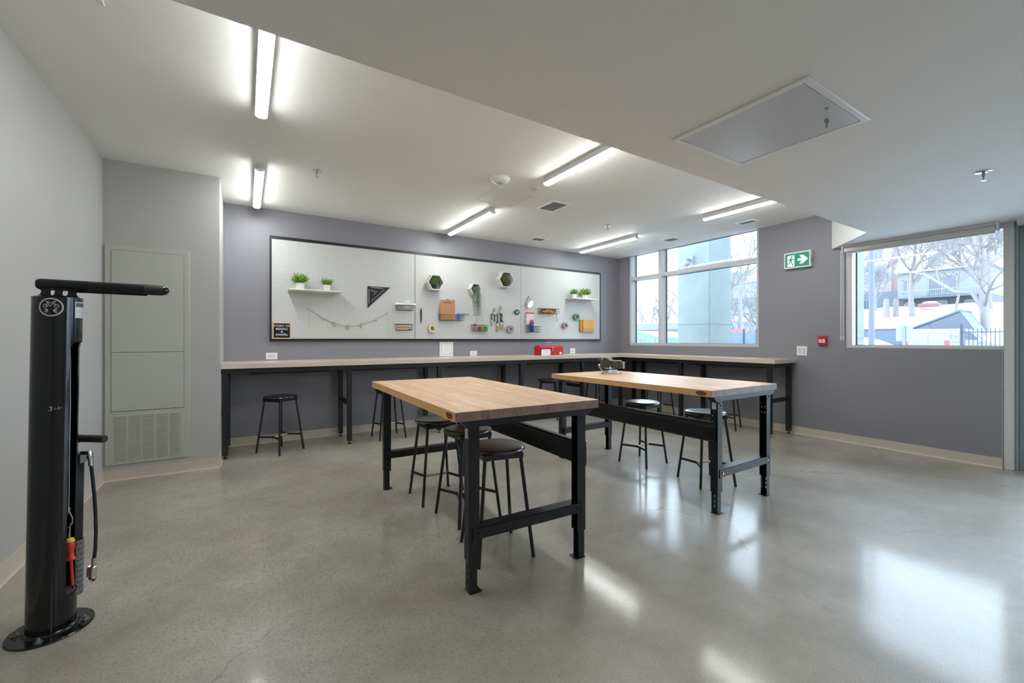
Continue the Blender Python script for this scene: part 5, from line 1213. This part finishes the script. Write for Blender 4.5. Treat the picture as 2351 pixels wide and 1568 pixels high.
P('fence_post', m, 'iron', t); P('orange_netting', box(.0, .05, .2, 1.0, 1.86, 2.02), 'pink', t)
t = thing('distant_shed', 'snow roofed pale shed behind the blue site fence', 'shed', (50, 28, -.25)); P('walls', box(0, 6, -6, 6, 0, 3.0), 'siding', t); P('roof', MB().prism([(-6.5, 3.0), (6.5, 3.0), (5.5, 4.4), (-5.5, 4.4)], 'x', -.5, 6.5), 'snow', t); P('pink_panel', box(-.3, 0, 2.0, 5.8, 1.8, 2.9), 'pink', t)
t = thing('pale_tower', 'pale high rise block faint behind the trees in the large window', 'building', (95, 52, -.25)); P('tower_wall', box(0, 12, -12, 5, 0, 17), 'siding', t)
m = MB()
for k in range(4): m.box(-.3, 0, -12, 5, 4 + 3.4 * k, 5.2 + 3.4 * k)
P('window_band', m, 'outframe', t)

# trees
def tree(x, y, z, H, r, seed, label, depth=5, lean_=(0, 0), mt='barkd', spread=.55, first=.35, name='bare_tree', nch=3):
    rnd = random.Random(seed); m = MB()
    def grow(p, d, L, r_, lv):
        pts = [p]; rs = [r_]; k = 4; q = d.copy()
        for i in range(k):
            q = (q + Vector((rnd.uniform(-1, 1), rnd.uniform(-1, 1), rnd.uniform(-.6, .9))) * .14).normalized(); pts.append(pts[-1] + q * L / k); rs.append(r_ * (1 - .45 * (i + 1) / k))
        m.tube(pts, rs, 7 if lv < 2 else 4, False)
        if lv >= depth: return
        for c in range(nch if lv else nch + 1):
            s = rnd.uniform(first if lv == 0 else .3, 1.0); idx = min(k - 1, int(s * k)); b = pts[idx].lerp(pts[idx + 1], s * k - idx if s < 1 else 1)
            side = Vector((rnd.uniform(-1, 1), rnd.uniform(-1, 1), rnd.uniform(-.1, .6))).normalized(); nd = (q * (1 - spread) + side * spread).normalized()
            grow(b, nd, L * rnd.uniform(.55, .8), r_ * rnd.uniform(.42, .6), lv + 1)
        grow(pts[-1], q, L * .62, r_ * .52, lv + 1)
    grow(Vector((0, 0, 0)), Vector((lean_[0], lean_[1], 1)).normalized(), H * .42, r, 0)
    return tag(P(name, m, mt, smooth=1.2, loc=(x, y, z)), label, 'tree', 'bare winter trees')
tree(72, 18.7, 4.2, 17, .32, 21, 'bare tree with a straight pale trunk in the middle of the street window', 5, mt='bark', first=.5)
tree(64, 11.0, 2.2, 17, .40, 33, 'large many branched bare tree at the right of the street window', 6, mt='bark', first=.25, spread=.6)
tree(80, 13.4, 5.0, 18, .34, 35, 'bare tree behind the largest one at the right edge of the street window', 5, mt='bark', first=.2)
tree(88, 29.5, 6.0, 14, .25, 44, 'thin bare tree in front of the brick house', 5, mt='barkd', first=.2)
tree(84, 26.2, 5.8, 12, .25, 45, 'twiggy bare tree between the brick house and the straight trunk', 5, mt='barkd', first=.2)
tree(76, 15.6, 4.5, 11, .16, 46, 'slender bare tree left of the large right hand tree', 5, mt='bark', first=.2)
for x, y, s_, lb in ((72, 21.3, .33, 'left'), (73, 20.6, .30, 'right')):
    m = MB().tube([(0, 0, 0), (.05, .03, .8), (0, .0, 2.2), (0, -.05, 2.6)], [s_ * 1.25, s_, s_ * .95, s_ * .7], 12)
    tag(P('tree_stump', m, 'bark', smooth=1.2, loc=(x, y, 4.1)), 'tall cut tree stump, %s of a pair on the snow slope' % lb, 'tree stump', 'tree stumps')
# big drooping branch
m = MB().tube([(64, 11.1, 4.3), (64.2, 12.0, 6.2), (65, 13.4, 6.4), (66, 14.8, 7.6), (68, 16.6, 9.0), (70, 18.2, 9.6)], [.25, .22, .19, .16, .13, .08], 8).tube([(66, 14.8, 7.6), (66.5, 15.2, 9.0), (67, 15.1, 11), (66.6, 14.7, 12)], [.10, .09, .07, .03], 6).tube([(68, 16.6, 9.0), (68, 16.9, 11), (68, 16.5, 12.4)], [.08, .06, .03], 6)
tag(P('drooping_branch', m, 'bark', smooth=1.2), 'long curved bare branch reaching across the street window', 'branch')
tree(40, 33.5, -.2, 8.5, .16, 51, 'small bare tree on the skyline, left pane of the large window', 5, first=.2)
tree(44, 35.0, -.2, 9.5, .18, 52, 'second small bare tree behind the brick garage in the narrow window pane', 5, first=.2)
tree(38, 27.0, -.2, 10.5, .18, 53, 'bare tree just left of the concrete column', 5, first=.2)
tree(24, 13.8, -.2, 8.6, .20, 54, 'bare tree with many branches right of the concrete column', 6, first=.2)
tree(30, 15.9, -.2, 6.8, .16, 55, 'leaning bare tree low at the right side of the large window', 5, (0, -.5), first=.3)
